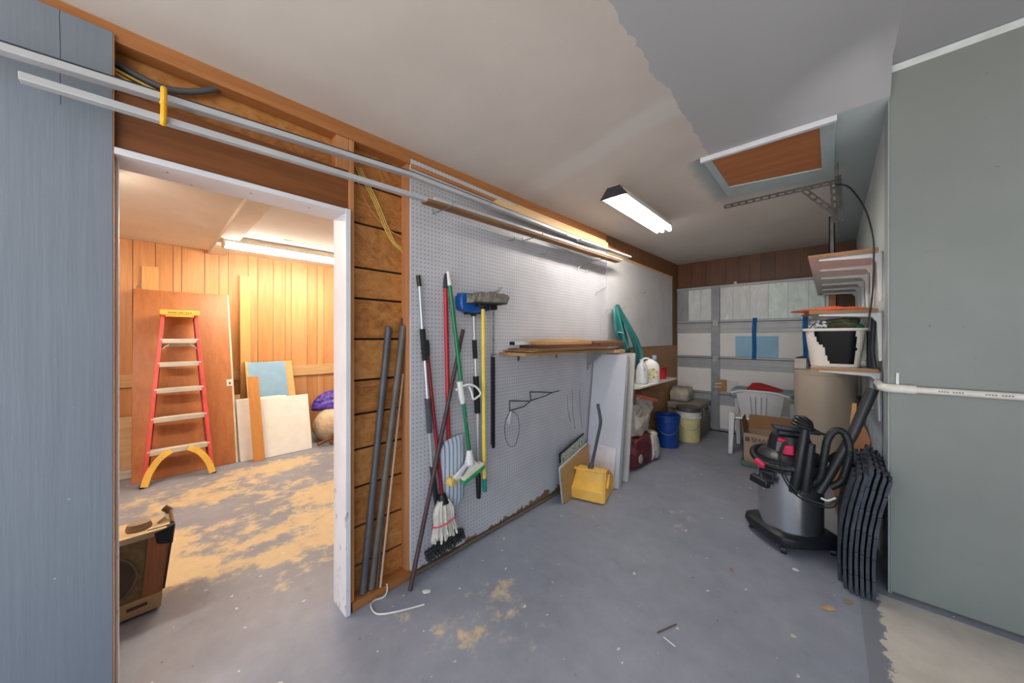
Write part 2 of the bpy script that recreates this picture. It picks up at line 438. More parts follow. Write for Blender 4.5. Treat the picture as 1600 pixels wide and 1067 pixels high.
# pegboards
def peg_mat(name, c, hole=0.1, edge=True, dark=0.85):
    t = NT(name); P = t.xyz()
    def cell(s): return t.math('SUBTRACT', t.math('FRACT', t.math('DIVIDE', s, 0.0254)), 0.5)
    a, c2 = cell(P[1]), cell(P[2])
    d = t.math('SQRT', t.math('ADD', t.math('MULTIPLY', a, a), t.math('MULTIPLY', c2, c2)))
    h = t.math('SUBTRACT', 1.0, t.sstep(d, hole, hole + 0.05))
    n = t.noise(4, 5); col = t.ramp(n, [(0.3, lin([x * 0.96 for x in c])), (0.7, lin([min(255, x * 1.03) for x in c]))])
    if edge:   # torn lower edge: bare hardboard shows
        e = t.math('ADD', P[2], t.math('MULTIPLY', t.math('SUBTRACT', t.noise(9, 6, t.mapping((1, 1, 1), (5, 0, 0)), 0.65), 0.5), 0.22))
        far = t.sstep(P[1], -0.5, 0.1)
        e = t.math('SUBTRACT', 1.0, t.sstep(t.math('SUBTRACT', e, t.math('MULTIPLY', far, 0.035)), 0.0, 0.006))
        col = t.mix(e, col, lin((128, 100, 70)))
    col = t.mix(t.math('MULTIPLY', h, dark), col, lin((36, 34, 38)))
    t.bump(t.math('SUBTRACT', 1.0, h), 0.5, 0.004)
    return t.out(col, 0.5)
pb = MB().span((-1.767, 1.03, 0.03), (-1.755, 3.372, 2.405)).build('pegboard', peg_mat('pegboard_white', (198, 198, 205)))
tag(pb, 'tall white pegboard sheet with rows of holes behind the hanging brooms', 'pegboard')
pb2 = MB().span((-1.767, 3.374, 1.262), (-1.750, 5.47, 2.285)).build('pegboard', peg_mat('pegboard_far', (206, 204, 206), 0.06, False, 0.45))
tag(pb2, 'smaller white pegboard sheet high on the wall next to the garage door', 'pegboard')
tag(MB().span((-1.767, 3.36, 0.002), (-1.7605, 5.72, 1.258)).build('plywood_sheet', wood('tan_ply', (176, 132, 90), (146, 102, 64), 'Z', 0.65)), 'brown plywood sheet on the wall behind the jugs and buckets', 'plywood')
tag(MB().span((-1.767, 3.374, 2.286), (-1.745, 5.47, 2.312)).build('batten', M['pine_y']), 'thin tan batten along the top of the far pegboard', 'batten')
tag(MB().span((-1.7545, 1.03, 2.352), (-1.745, 3.9, 2.374)).build('batten', M['stud_y']), 'long tan batten under the ceiling along the tall pegboard', 'batten')

# back wall with panelling over the garage door
def panel_mat(name, c1, c2, rough=0.45):
    return wood(name, c1, c2, 'Z', rough, 0.8)
pm_back = panel_mat('dark_panelling', (112, 70, 42), (82, 48, 26))
b = MB().span((-1.9, 5.80, 0), (3.4, 5.90, 2.62)); random.seed(3); x = -1.768
while x < 0.24:
    w = random.choice((0.13, 0.2, 0.26, 0.16)); x2 = min(0.24, x + w)
    b.span((x + 0.003, 5.785, 2.165), (x2 - 0.003, 5.80, 2.56)); x = x2
struct(b.build('wall_back', pm_back, origin=(0, 0, 0)))

# right-hand shelf wall (faces the pegboard) and the grey wall that faces us
gm = NT('grey_green_wall')
gn = gm.noise(1.5, 4); gcol = gm.ramp(gn, [(0.3, lin((120, 126, 122))), (0.7, lin((131, 136, 133)))])
gs = gm.sstep(gm.noise(17, 4, gm.mapping((1, 1, 2.2), (2, 0, 4)), 0.5), 0.735, 0.755)
gcol = gm.mix(gm.math('MULTIPLY', gs, 0.75), gcol, lin((92, 96, 96)))
gs2 = gm.sstep(gm.noise(5, 3, gm.mapping((0.5, 1, 5), (7, 0, 1)), 0.5), 0.70, 0.74)
gcol = gm.mix(gm.math('MULTIPLY', gs2, 0.25), gcol, lin((120, 126, 124)))
gm.bump(gn, 0.05, 0.003); GW = gm.out(gcol, 0.5)
struct(MB().span((0.24, 2.74, 0), (0.34, 5.80, 2.90)).build('wall_right', paint('pale_wall', (186, 196, 198), 0.55, var=0.04, scale=2), origin=(0, 0, 0)))
struct(MB().span((0.24, 2.735, 0), (3.4, 2.84, 2.90)).build('wall_front', GW, origin=(0, 0, 0), bevel=0.003))
struct(MB().span((3.3, -1.3, 0), (3.4, 2.74, 2.85)).build('wall_side', GW, origin=(0, 0, 0)))
# corner board, caulked cornice, joint lines
struct(lab(MB().span((0.234, 2.7352, 0), (0.2405, 2.90, 2.83)).build('trim_8', paint('corner_board', (150, 160, 160), 0.5, var=0.03), origin=(0, 0, 0), bevel=0.002), 'pale grey corner board at the end of the shelf wall'))
b = MB()
b.grid(lambda u, v: (0.215 + u * 3.1, 2.735 - 0.028 * v + 0.004 * noise.noise(V((u * 60, v * 2, 1))), 2.805 + 0.03 * v), 60, 2)
b.grid(lambda u, v: (0.238 - 0.022 * v, 2.705 + u * 0.03, 2.80 + 0.028 * v - 0.0 * u), 10, 2)
struct(b.build('trim_9', paint('caulk', (206, 212, 212), 0.5), origin=(0, 0, 0)))
struct(MB().span((0.25, 2.7335, 0.003), (3.3, 2.7365, 0.012)).build('baseboard_front', paint('dirt_line', (86, 84, 80), 0.9), origin=(0, 0, 0)))

# ceiling hatch: bluish frame round a stained plywood lid
def ceil_pt(x, y, dz): return V((x, y, zc(x, y) - dz))
HQ = [(-0.668, 2.703), (0.028, 2.715), (0.030, 3.62), (-0.648, 3.47)]     # slightly out of square
def hq(u, v):
    a = lerp((*HQ[0], 0), (*HQ[1], 0), u); c = lerp((*HQ[3], 0), (*HQ[2], 0), u); p = lerp(a, c, v); return p.x, p.y
def ceil_slab(u0, u1, v0, v1, d0, d1):
    b = MB(); q = [hq(u0, v0), hq(u1, v0), hq(u1, v1), hq(u0, v1)]
    return b.hexa([V((x, y, zc(x, y, False) - d1)) for x, y in q] + [V((x, y, zc(x, y, False) - d0)) for x, y in q])
ht = thing('attic_hatch', 'ceiling hatch with brown plywood lid in a pale blue-grey frame', 'hatch', (-0.34, 3.1, zc(-0.34, 3.1)))
hb = paint('hatch_frame', (168, 182, 186), 0.5, var=0.03)
UA, UB, VA, VB = 0.075, 0.90, 0.05, 0.755
ceil_slab(UA, UB, VA, VB, -0.002, 0.012).build('lid', wood('hatch_ply', (190, 124, 76), (156, 92, 50), 'X', 0.5), ht)
ceil_slab(0, 1, 0, VA, -0.002, 0.026).build('frame_board', hb, ht, bevel=0.002)
ceil_slab(-0.01, 1.01, -0.008, 0.028, 0.0, 0.034).build('frame_moulding', M['trim_white'], ht, bevel=0.003)
for q in ((0, 1, VB, 1), (0, UA, VA, VB), (UB, 1, VA, VB)):
    ceil_slab(*q, -0.002, 0.02).build('frame_board', hb, ht, bevel=0.002)

# the room through the doorway
random.seed(11)
pm = panel_mat('orange_panelling', (222, 166, 112), (200, 138, 84))
struct(MB().span((-5.62, -1.6, 0), (-5.5145, 4.2, 2.5)).build('wall_room_back', paint('groove_brown', (72, 40, 18), 0.8), origin=(0, 0, 0)))
b = MB(); y = -1.6; ws = [0.09, 0.2, 0.1, 0.17, 0.14, 0.07, 0.2, 0.13]
i = 0
while y < 4.2:
    w = ws[i % 8]; i += 1
    b.span((-5.515, y + 0.0025, 0), (-5.5, min(4.2, y + w) - 0.0025, 2.46)); y += w
struct(b.build('wall_panelled', pm, origin=(0, 0, 0)))
ow = paint('room_wall', (196, 150, 100), 0.6)
struct(MB().span((-5.62, -1.7, 0), (-1.85, -1.6, 2.5)).build('wall_room_left', pm, origin=(0, 0, 0)))
struct(MB().span((-5.62, 4.2, 0), (-1.85, 4.3, 2.5)).build('wall_room_right', pm, origin=(0, 0, 0)))
struct(MB().span((-5.62, -1.7, 2.44), (-1.83, 4.3, 2.54)).build('ceiling_room', paint('cream_ceiling', (240, 236, 228), 0.8, var=0.02, scale=3), origin=(0, 0, 0)))
cb = paint('cream_beam', (232, 226, 212), 0.7, var=0.02)
struct(lab(MB().span((-5.5, 0.50, 2.395), (-1.87, 0.66, 2.44)).build('trim_10', cb, origin=(0, 0, 0), bevel=0.004), 'cream ceiling batten in the panelled room'))
struct(lab(MB().span((-5.4995, -1.6, 0.845), (-5.475, 4.2, 0.985)).build('trim_11', M['pine_y'], origin=(0, 0, 0), bevel=0.003), 'pine rail across the panelled wall'))

# garage door
gd = bpy.data.objects.new('door_2', None); COL.objects.link(gd); gd.location = (-0.9, 5.75, 0); gd['kind'] = 'structure'
gd['label'] = 'sectional garage door from inside, steel rails and white insulation panels'
gsteel = paint('door_steel', (168, 170, 172), 0.45, 0.25, var=0.05, scale=5)
gwhite = paint('insulation_panel', (238, 234, 230), 0.55, var=0.02, scale=3)
zj = [0.015, 0.545, 1.075, 1.605, 2.145]; DX0, DX1 = -1.768, -0.03
for k in range(4):
    z0, z1 = zj[k], zj[k + 1]
    b = MB().span((DX0, 5.757, z0 + 0.004), (DX1, 5.785, z1 - 0.004))
    b.span((DX0, 5.742, z0 + 0.004), (DX1, 5.757, z0 + 0.03)); b.span((DX0, 5.742, z1 - 0.028), (DX1, 5.757, z1 - 0.004))
    if k < 3: b.span((DX0, 5.746, z1 - 0.15), (DX1, 5.757, z1 - 0.028)); b.span((DX0, 5.743, z1 - 0.10), (DX1, 5.747, z1 - 0.092))
    s = b.build('door_section', gsteel, gd, bevel=0.002)
    if k < 3:
        for xa, xb in ((DX0 + 0.005, -1.285), (-1.175, DX1 - 0.01)):
            MB().span((xa, 5.747, z0 + 0.032), (xb, 5.758, z1 - 0.153)).build('insulation_panel', gwhite, s, bevel=0.003)
    MB().span((-1.285, 5.728, z0 + 0.004), (-1.175, 5.757, z1 - 0.004)).build('stile', paint('stile_steel', (142, 144, 147), 0.45, 0.3), gd, bevel=0.003)
    if k: MB().span((-1.265, 5.722, z0 - 0.05), (-1.195, 5.729, z0 + 0.05)).build('hinge', M['steel'], gd, bevel=0.002)
# plastic film over the upper section
def film_mat(name, c, wr):
    t = NT(name); v = t.mapping((3.2, 3, 1.1), (0, 0, 0), (0, 0.5, 0)); n = t.noise(2.2, 3, v, 0.5, 1.8)
    f = t.ramp(n, [(0.35, lin([x * 0.94 for x in c])), (0.6, lin(c)), (0.68, lin([min(255, x * 1.03) for x in c]))])
    t.bump(n, wr, 0.02); return t.out(f, 0.22)
fm = film_mat('clear_film', (224, 226, 224), 0.5); fg = film_mat('greenish_film', (220, 236, 228), 0.6)
fgrey = film_mat('grey_film', (158, 160, 163), 0.2)
bx = [(-1.763, -1.605), (-1.60, -1.43), (-1.425, -1.29), (-1.17, -1.01), (-1.005, -0.81), (-0.805, -0.605), (-0.60, -0.395), (-0.39, -0.19), (-0.185, -0.035)]
for k, (xa, xb) in enumerate(bx):
    m = fgrey if k == 0 else (fm if k < 6 else fg)
    sd = k * 3.1
    b = MB().grid(lambda u, v: (xa + (xb - xa) * u, 5.750 + 0.005 * noise.fractal(V((u * 3 + sd, v * 5, sd)), 0.7, 2, 3) * (4 * u * (1 - u)), 1.64 + 0.475 * v), 10, 20)
    b.span((xa, 5.752, 1.64), (xb, 5.757, 2.115))
    b.build('film_pane', m, gd)
b = MB().span((DX0, 5.735, 2.118), (DX1, 5.757, 2.15)); b.build('top_rail', gsteel, gd, bevel=0.002)
b = MB().span((DX0, 5.74, 0.0), (DX1, 5.785, 0.016)); b.build('rubber_seal', M['black'], gd)
struct(lab(MB().span((-0.028, 5.70, 0), (0.0, 5.80, 2.165)).build('trim_12', paint('track_steel', (176, 182, 182), 0.4, 0.5), origin=(0, 0, 0)), 'steel door track beside the garage door'))
struct(MB().span((0.005, 5.71, 0), (0.06, 5.80, 2.165)).build('trim_13', M['stud'], origin=(0, 0, 0)))
struct(lab(MB().span((DX0, 5.755, 2.15), (0.06, 5.80, 2.175)).build('trim_14', wood('door_head', (104, 66, 40), (80, 48, 26), 'X'), origin=(0, 0, 0)), 'brown head board above the garage door'))

# ================================================================== LIGHTS
W = bpy.data.worlds.new('daylight'); SC.world = W; W.use_nodes = True
bg = W.node_tree.nodes['Background']; bg.inputs[1].default_value = 1.0
_n = W.node_tree.nodes; _l = W.node_tree.links
_tc = _n.new('ShaderNodeTexCoord'); _sx = _n.new('ShaderNodeSeparateXYZ'); _rp = _n.new('ShaderNodeValToRGB')
_mr = _n.new('ShaderNodeMapRange'); _mr.inputs['From Min'].default_value = -1; _mr.inputs['From Max'].default_value = 1
_l.new(_tc.outputs['Generated'], _sx.inputs[0]); _l.new(_sx.outputs[2], _mr.inputs[0]); _l.new(_mr.outputs[0], _rp.inputs[0]); _l.new(_rp.outputs[0], bg.inputs[0])
_e = _rp.color_ramp.elements                       # bright overcast sky; lower half brightened to light the ceiling, like an unseen driveway
_e[0].position = 0.0; _e[0].color = (2.1, 1.98, 1.85, 1); _e[1].position = 1.0; _e[1].color = (1.1, 1.25, 1.45, 1)
_m = _e.new(0.46); _m.color = (2.0, 1.9, 1.8, 1); _m = _e.new(0.52); _m.color = (1.15, 1.28, 1.42, 1)

# bay fixture: open shop light, two tubes
fx = thing('shop_light', 'lit fluorescent shop light on the garage bay ceiling', 'ceiling light', (-1.19, 3.0, 2.46))
fh = paint('fixture_white', (216, 214, 208), 0.4, var=0.03)
fz = 2.45; fy0, fy1 = 2.40, 3.56
b = MB(); b.span((-1.235, fy0, fz + 0.02), (-1.145, fy1, fz + 0.075))
b.hexa([(-1.29, fy0, fz - 0.005), (-1.285, fy0, fz - 0.008), (-1.285, fy1, fz - 0.008), (-1.29, fy1, fz - 0.005), (-1.235, fy0, fz + 0.05), (-1.23, fy0, fz + 0.045), (-1.23, fy1, fz + 0.045), (-1.235, fy1, fz + 0.05)])
b.hexa([(-1.09, fy0, fz - 0.005), (-1.095, fy0, fz - 0.008), (-1.095, fy1, fz - 0.008), (-1.09, fy1, fz - 0.005), (-1.145, fy0, fz + 0.05), (-1.15, fy0, fz + 0.045), (-1.15, fy1, fz + 0.045), (-1.145, fy1, fz + 0.05)])
b.build('housing', fh, fx)
b = MB().prism([(-1.30, fy0 - 0.004, fz - 0.01), (-1.24, fy0 - 0.004, fz + 0.07), (-1.14, fy0 - 0.004, fz + 0.07), (-1.08, fy0 - 0.004, fz - 0.01)], (0, 0.006, 0))
b.build('end_plate', M['iron'], fx)
lamp1 = emit('tube_cool', (1.0, 0.93, 0.84, 1), 28)
for x in (-1.225, -1.155):
    MB().cyl((x, fy0 + 0.03, fz + 0.002), (x, fy1 - 0.03, fz + 0.002), 0.017, n=12).build('tube', lamp1, fx)
for y in (2.55, 3.4): MB().cyl((-1.19, y, fz + 0.07), (-1.19, y, zc(-1.19, y) + 0.01), 0.004, n=6).build('hanger', M['iron'], fx)

# fixture in the panelled room
def strip_light(cx, y0, label):
    f2 = thing('strip_light', label, 'ceiling light', (cx, y0 + 0.7, 2.335))
    MB().span((cx - 0.09, y0, 2.375), (cx + 0.09, y0 + 1.43, 2.44)).build('housing', paint('fixture_cream', (232, 224, 206), 0.5), f2, bevel=0.004)
    MB().span((cx - 0.09, y0 - 0.015, 2.335), (cx + 0.09, y0, 2.42)).build('end_plate', paint('fixture_cream', (232, 224, 206), 0.5), f2)
    for x in (cx - 0.055, cx + 0.055):
        MB().cyl((x, y0 + 0.01, 2.352), (x, y0 + 1.41, 2.352), 0.019, n=12).build('tube', lamp2, f2)
    return f2
lamp2 = emit('tube_warm', (1.0, 0.91, 0.78, 1), 35)
strip_light(-4.63, 0.55, 'lit fluorescent strip light under the panelled room ceiling')
for _x, _y in ((-3.0, 2.3), (-3.2, -1.58)):            # two unseen fixtures added to brighten the room
    _f = strip_light(_x, _y, ''); _f['kind'] = 'structure'; del _f['label'], _f['category']
b = MB()
b.tube(smooth_path([(-4.3, 1.0, 2.436), (-4.33, 1.45, 2.425), (-4.36, 1.66, 2.432)]), 0.004, 6)
b.span((-4.40, 1.66, 2.418), (-4.34, 2.3, 2.44))
tag(b.build('raceway', paint('fixture_cream', (232, 224, 206), 0.5)), 'thin cream wire and raceway on the panelled room ceiling', 'wiring')

# ================================================================== LONG STOCK ALONG THE WALL
def bx_bar(name, p0, p1, w, h, mat, label, cat, bevel=0.002):
    o = MB().bar(p0, p1, w, h).build(name, mat, bevel=bevel); return tag(o, label, cat)
sa = thing('metal_strip', 'upper long white strip running from the grey wall over the doorway', 'strip', (-1.66, 1.4, 2.17))
MB().bar((-1.665, -0.75, 2.137), (-1.665, 0.98, 2.263), 0.035, 0.022).bar((-1.665, 0.98, 2.263), (-1.64, 3.15, 2.263), 0.035, 0.022).build('web', M['strip_white'], sa, bevel=0.002)
MB().bar((-1.668, -0.75, 2.1515), (-1.668, 0.98, 2.2775), 0.03, 0.007).bar((-1.668, 0.98, 2.2775), (-1.643, 3.15, 2.2775), 0.03, 0.007).build('dark_edge', M['dark'], sa)
bx_bar('metal_strip', (-1.645, -0.243, 2.101), (-1.645, 3.10, 2.222), 0.03, 0.022, M['strip_white'], 'lower long white strip whose end shows against the grey plywood', 'strip')
bx_bar('white_batten', (-1.64, 1.10, 2.160), (-1.60, 3.38, 2.192), 0.045, 0.018, M['strip_white'], 'white batten on top of the thin brown board below the strips', 'board')
bx_bar('thin_board', (-1.655, 1.06, 2.142), (-1.615, 3.36, 2.172), 0.07, 0.014, M['brown_board'], 'thin brown board lowest of the stored strips', 'board')
bx_bar('pine_board', (-1.685, 1.64, 2.303), (-1.685, 3.22, 2.325), 0.06, 0.05, M['pine_y'], 'pine board lying on the white strip nearest the ceiling', 'board')
bx_bar('pine_board', (-1.70, 1.85, 2.345), (-1.70, 3.20, 2.362), 0.06, 0.022, M['pine_y'], 'thinner pale pine board at the very top against the ceiling batten', 'board')
bx_bar('trim_strip', (-1.585, 2.55, 2.226), (-1.555, 3.50, 2.236), 0.05, 0.016, M['strip_white'], 'short white trim strip sticking out furthest beyond the stack end', 'strip')
bx_bar('trim_strip', (-1.615, 2.4, 2.246), (-1.60, 3.38, 2.250), 0.012, 0.018, M['steel'], 'narrow grey trim strip beside the short white one', 'strip')
# wire arms carrying them
for y, zb, l in ((1.18, 2.128, 'nearer wire arm under the stored strips'), (2.0, 2.137, 'middle wire arm under the stored strips'), (3.05, 2.152, 'farther wire arm under the stored strips')):
    o = MB().tube([(-1.756, y, zb + 0.03), (-1.752, y, zb), (-1.56, y, zb - 0.002), (-1.552, y, zb + 0.02)], 0.0035, 6).build('support_arm', M['steel'])
    tag(o, l, 'hook')
# yellow clip
yc = paint('yellow_clip', (236, 176, 38), 0.4)
b = MB().tube(smooth_path([(-1.655, 0.037, 2.215), (-1.622, 0.037, 2.205), (-1.618, 0.037, 2.155), (-1.616, 0.036, 2.105), (-1.632, 0.036, 2.092)], 5), 0.0085, 10)
b.tube(smooth_path([(-1.655, 0.037, 2.215), (-1.69, 0.037, 2.21), (-1.745, 0.037, 2.205), (-1.77, 0.037, 2.20)], 3), 0.005, 8)
b.cyl((-1.618, 0.0367, 2.151), (-1.618, 0.0367, 2.158), 0.0105)
tag(b.build('strap_clip', yc), 'yellow plastic clip holding two white strips over the doorway', 'clip')

# cables in the stud bays
tag(MB().tube(smooth_path([(-1.815, -0.10, 2.345), (-1.81, -0.03, 2.315), (-1.805, 0.05, 2.305), (-1.80, 0.13, 2.335), (-1.80, 0.205, 2.39)]), 0.011, 12).build('conduit', paint('grey_conduit', (84, 86, 92), 0.5)), 'grey bent conduit under the top plate over the doorway', 'conduit')
yw = paint('yellow_cable', (214, 184, 92), 0.5)
for i, l in ((0, 'upper yellow cable behind the strips left of the clip'), (1, 'lower yellow cable behind the strips left of the clip')):
    tag(MB().tube(smooth_path([(-1.80, -0.09, 2.305 - 0.014 * i), (-1.80, 0.0, 2.285 - 0.016 * i), (-1.80, 0.14, 2.258 - 0.01 * i)]), 0.0045, 8).build('cable', yw), l, 'cable')
wc = [('leftmost of the loose tan cables hanging in the stud bay', 0, paint('tan_cable', (198, 140, 84), 0.5)), ('second loose yellow cable hanging in the stud bay', 1, yw), ('third loose yellow cable hanging in the stud bay', 2, yw), ('rightmost of the loose yellow cables hanging in the stud bay', 3, yw)]
for l, i, m in wc:
    if i == 0: pts = [(-1.822, 0.74, 2.25), (-1.812, 0.80, 2.10), (-1.805, 0.90, 1.995), (-1.805, 1.01, 1.955)]
    else: pts = [(-1.822, 0.73 + 0.014 * i, 2.28), (-1.806, 0.815 + 0.013 * i, 2.13), (-1.802, 0.875 + 0.013 * i, 2.0), (-1.806, 0.93 + 0.01 * i, 1.92), (-1.812, 1.012, 1.862 + 0.012 * i)]
    tag(MB().tube(smooth_path(pts), 0.0028, 8).build('cable', m), l, 'cable')

# pipes and rods standing in the stud bay
pg = paint('dark_pipe', (92, 92, 97), 0.5, 0.3, var=0.1); pg2 = paint('brown_pipe', (106, 98, 92), 0.55, 0.3, var=0.12)
tag(MB().cyl((-1.78, 0.766, 0.045), (-1.812, 0.925, 1.436), 0.0185, n=20).build('pipe', pg), 'dark grey pipe leaning in the stud bay nearest the door jamb', 'pipe')
tag(MB().cyl((-1.78, 0.812, 0.045), (-1.79, 1.005, 1.443), 0.0185, n=20).build('pipe', pg2), 'brownish grey pipe leaning beside the stud at the pegboard', 'pipe')
tag(MB().cyl((-1.762, 0.834, 0.045), (-1.81, 1.0, 1.49), 0.006, n=10).build('rod', paint('rusty_rod', (84, 70, 62), 0.6)), 'thin dark rod behind the pipes in the stud bay', 'rod')
tag(MB().cyl((-1.752, 0.848, 0.045), (-1.795, 1.004, 1.17), 0.006, n=10).build('rod', paint('pale_rod', (190, 160, 136), 0.6)), 'thin pale rod right of the pipes in the stud bay', 'rod')
tag(MB().tube(smooth_path([(-1.753, 0.885, 0.044), (-1.735, 0.878, 0.02), (-1.725, 0.855, 0.004), (-1.738, 0.81, 0.004), (-1.72, 0.782, 0.004), (-1.66, 0.774, 0.004), (-1.62, 0.80, 0.004), (-1.57, 0.879, 0.004), (-1.524, 0.972, 0.004)]), 0.0038, 8).build('string', M['rope']), 'loose white string curling on the floor by the sill', 'string')
b = MB().cyl((-1.668, 0.975, 0.003), (-1.722, 1.385, 1.429), 0.0125, n=14)
tag(b.build('rod', paint('maroon_rod', (74, 56, 58), 0.5, 0.2, var=0.2)), 'long dark maroon rod leaning across the brooms', 'rod')

# ================================================================== BROOMS AND MOPS ON THE PEGBOARD
red = paint('red_pole', (178, 28, 42), 0.32); dred = paint('dark_red_pole', (132, 22, 38), 0.35)
green = paint('green_pole', (14, 120, 78), 0.32); yel = paint('yellow_pole', (232, 204, 84), 0.4)
# 1 telescopic pole with black deck brush
t = thing('deck_brush', 'silver telescopic pole with black foam grips and black brush at floor', 'brush', (-1.69, 1.2, 0.06))
A = [(-1.735, 1.066, 1.737), (-1.735, 1.075, 1.675), (-1.728, 1.089, 1.428), (-1.725, 1.104, 1.245), (-1.718, 1.118, 1.017), (-1.712, 1.127, 0.821), (-1.722, 1.15, 0.614), (-1.732, 1.182, 0.426), (-1.735, 1.24, 0.14)]
MB().cyl(A[0], A[1], 0.0135).build('end_cap', M['black'], t)
MB().tube([A[1], A[2], A[3], A[4]], 0.0095, 12).build('pole', M['chrome_pole'], t)
MB().cyl(A[2], A[3], 0.0165).build('grip', M['foam_grip'], t)
MB().cyl(A[4], A[5], 0.0165).cyl(lerp(A[4], A[5], -0.02), lerp(A[4], A[5], 0.1), 0.0185).build('grip', paint('slate_grip', (66, 72, 80), 0.8), t)
MB().cyl(A[5], A[6], 0.009).build('pole_lower', M['chrome_pole'], t)
MB().tube([A[6], lerp(A[6], A[7], .5), A[7], A[8]], [0.015, 0.015, 0.015, 0.014], 12).build('ferrule', M['dark'], t)
bb = [V((-1.725, 1.105, 0.100)), V((-1.725, 1.388, 0.130))]
MB().bar(bb[0] + V((0, 0, .012)), bb[1] + V((0, 0, .012)), 0.03, 0.024).bar(lerp(bb[0], bb[1], .2) + V((0, 0, .03)), lerp(bb[0], bb[1], .85) + V((0, 0, .03)), 0.028, 0.03).build('brush_block', M['dark'], t, bevel=0.008)
b = MB()
for i in range(19):
    for j in range(3):
        p = lerp(bb[0], bb[1], (i + 0.5) / 19) + V((-0.008 + 0.009 * j, 0, 0.004))
        b.cyl(p, p + V((0.016 + 0.006 * j, random.uniform(-.004, .004), -0.03)), 0.0038, 0.005, 6)
bo = b.build('bristles', M['black'], t); bo['kind'] = 'stuff'
# 2 string mop
t = thing('string_mop', 'dark red handled mop with white string head and pink band', 'mop', (-1.70, 1.2, 0.2))
B = [(-1.738, 1.128, 1.365), (-1.738, 1.13, 1.27), (-1.715, 1.205, 0.44)]
MB().tube([B[0], lerp(B[0], B[1], .3), B[1]], [0.009, 0.014, 0.014], 12).build('end_cap', M['black'], t)
MB().cyl(B[1], (-1.695, 1.207, 0.40), 0.0115).build('pole', dred, t)
MB().tube([(-1.698, 1.204, 0.44), (-1.687, 1.206, 0.385)], [0.022, 0.036], 14).build('socket', M['black'], t)
b = MB(); random.seed(21)
for i in range(88):
    a = 2 * PI * i / 88 + random.uniform(-.1, .1); rr = random.uniform(0.35, 1)
    def q(k, z): return (-1.685 + 0.036 * rr * k * math.cos(a), 1.205 + 0.085 * rr * k * math.sin(a) + (0.39 - z) * 0.05, z + random.uniform(-.006, .006))
    b.tube(smooth_path([q(0.45, 0.405), q(0.85, 0.355), q(0.88, 0.285), q(1.0, 0.25), q(1.18, 0.195 + random.uniform(-.02, .03))], 4), 0.0062, 6)
so = b.build('mop_strings', paint('mop_string', (216, 210, 200), 0.95, var=0.08, scale=30), t); so['kind'] = 'stuff'
b = MB(); b.tube([(-1.685 + 0.037 * math.cos(2 * PI * k / 24), 1.211 + 0.076 * math.sin(2 * PI * k / 24), 0.283 + 0.010 * math.sin(2 * PI * k / 24)) for k in range(24)], 0.0055, 6, closed=True)
b.build('band', paint('pink_band', (214, 92, 112), 0.8), t)
# 3 flat mop
t = thing('flat_mop', 'bright red pole with blue striped flat mop pad', 'mop', (-1.72, 1.3, 0.3))
MB().tube([(-1.735, 1.258, 1.775), (-1.735, 1.258, 1.74), (-1.735, 1.257, 1.682)], [0.006, 0.013, 0.0155], 12).build('end_cap', M['dark'], t)
MB().cyl((-1.735, 1.257, 1.684), (-1.733, 1.284, 0.56), 0.0135).build('pole', red, t)
nt = NT('striped_pad'); P = nt.xyz(); s = nt.math('FRACT', nt.math('MULTIPLY', P[1], 34))
w_ = nt.ramp(s, [(0.0, lin((206, 214, 226))), (0.42, lin((206, 214, 226))), (0.5, lin((110, 132, 162))), (0.72, lin((126, 148, 176))), (0.8, lin((206, 214, 226)))])
nt.bump(nt.noise(90, 2), 0.4, 0.004); pad = nt.out(w_, 0.95)
def padfn(u, v):
    y = 1.205 + 0.175 * u; z = 0.335 + 0.40 * v + 0.035 * (u - 0.3) * (1 if v > 0.5 else -1)
    return y, z
b = MB(); n = 14
def padpt(i, j, k):
    u, v = i / n, j / n; a = 2 * u - 1; c = 2 * v - 1
    y = 1.295 + 0.088 * a * (1 - 0.16 * abs(c) ** 10); z = 0.535 + 0.222 * c * (1 - 0.05 * abs(a) ** 3) + 0.012 * a
    e = (1 - abs(a) ** 4) * (1 - abs(c) ** 8)
    return V((-1.712 + k * (0.002 + 0.014 * e), y, z))
b.grid(lambda u, v: padpt(u * n, v * n, 1), n, n); b.grid(lambda u, v: padpt(u * n, v * n, -1), n, n)
bmesh.ops.remove_doubles(b.bm, verts=b.bm.verts, dist=0.0045)
b.build('pad', pad, t, ang=70)
# 4 butterfly sponge mop
t = thing('sponge_mop', 'green handled sponge mop with white lever and green scrubber', 'mop', (-1.68, 1.36, 0.5))
MB().cyl((-1.70, 1.249, 1.782), (-1.698, 1.262, 1.697), 0.008, 0.0135).build('end_cap', M['white_plastic'], t)
MB().cyl((-1.698, 1.262, 1.697), (-1.68, 1.403, 0.645), 0.0125).build('pole', green, t)
b = MB().tube([(-1.688, 1.330, 1.105), (-1.684, 1.345, 1.0), (-1.683, 1.352, 0.965)], [0.019, 0.02, 0.015], 14)
b.tube(smooth_path([(-1.675, 1.34, 1.075), (-1.655, 1.385, 1.083), (-1.64, 1.43, 1.06), (-1.632, 1.455, 1.02), (-1.635, 1.43, 1.0), (-1.645, 1.405, 0.99), (-1.652, 1.398, 1.03), (-1.662, 1.385, 1.07)], 5), 0.0065, 8)
b.tube([(-1.69, 1.335, 1.06), (-1.69, 1.305, 1.055)], 0.009, 8)
b.build('lever', M['white_plastic'], t)
MB().tube(smooth_path([(-1.69, 1.373, 0.885), (-1.672, 1.38, 0.87), (-1.672, 1.383, 0.845), (-1.69, 1.381, 0.83)], 3), 0.004, 6).build('label_tag', paint('tag_red', (196, 120, 124), 0.6), t)
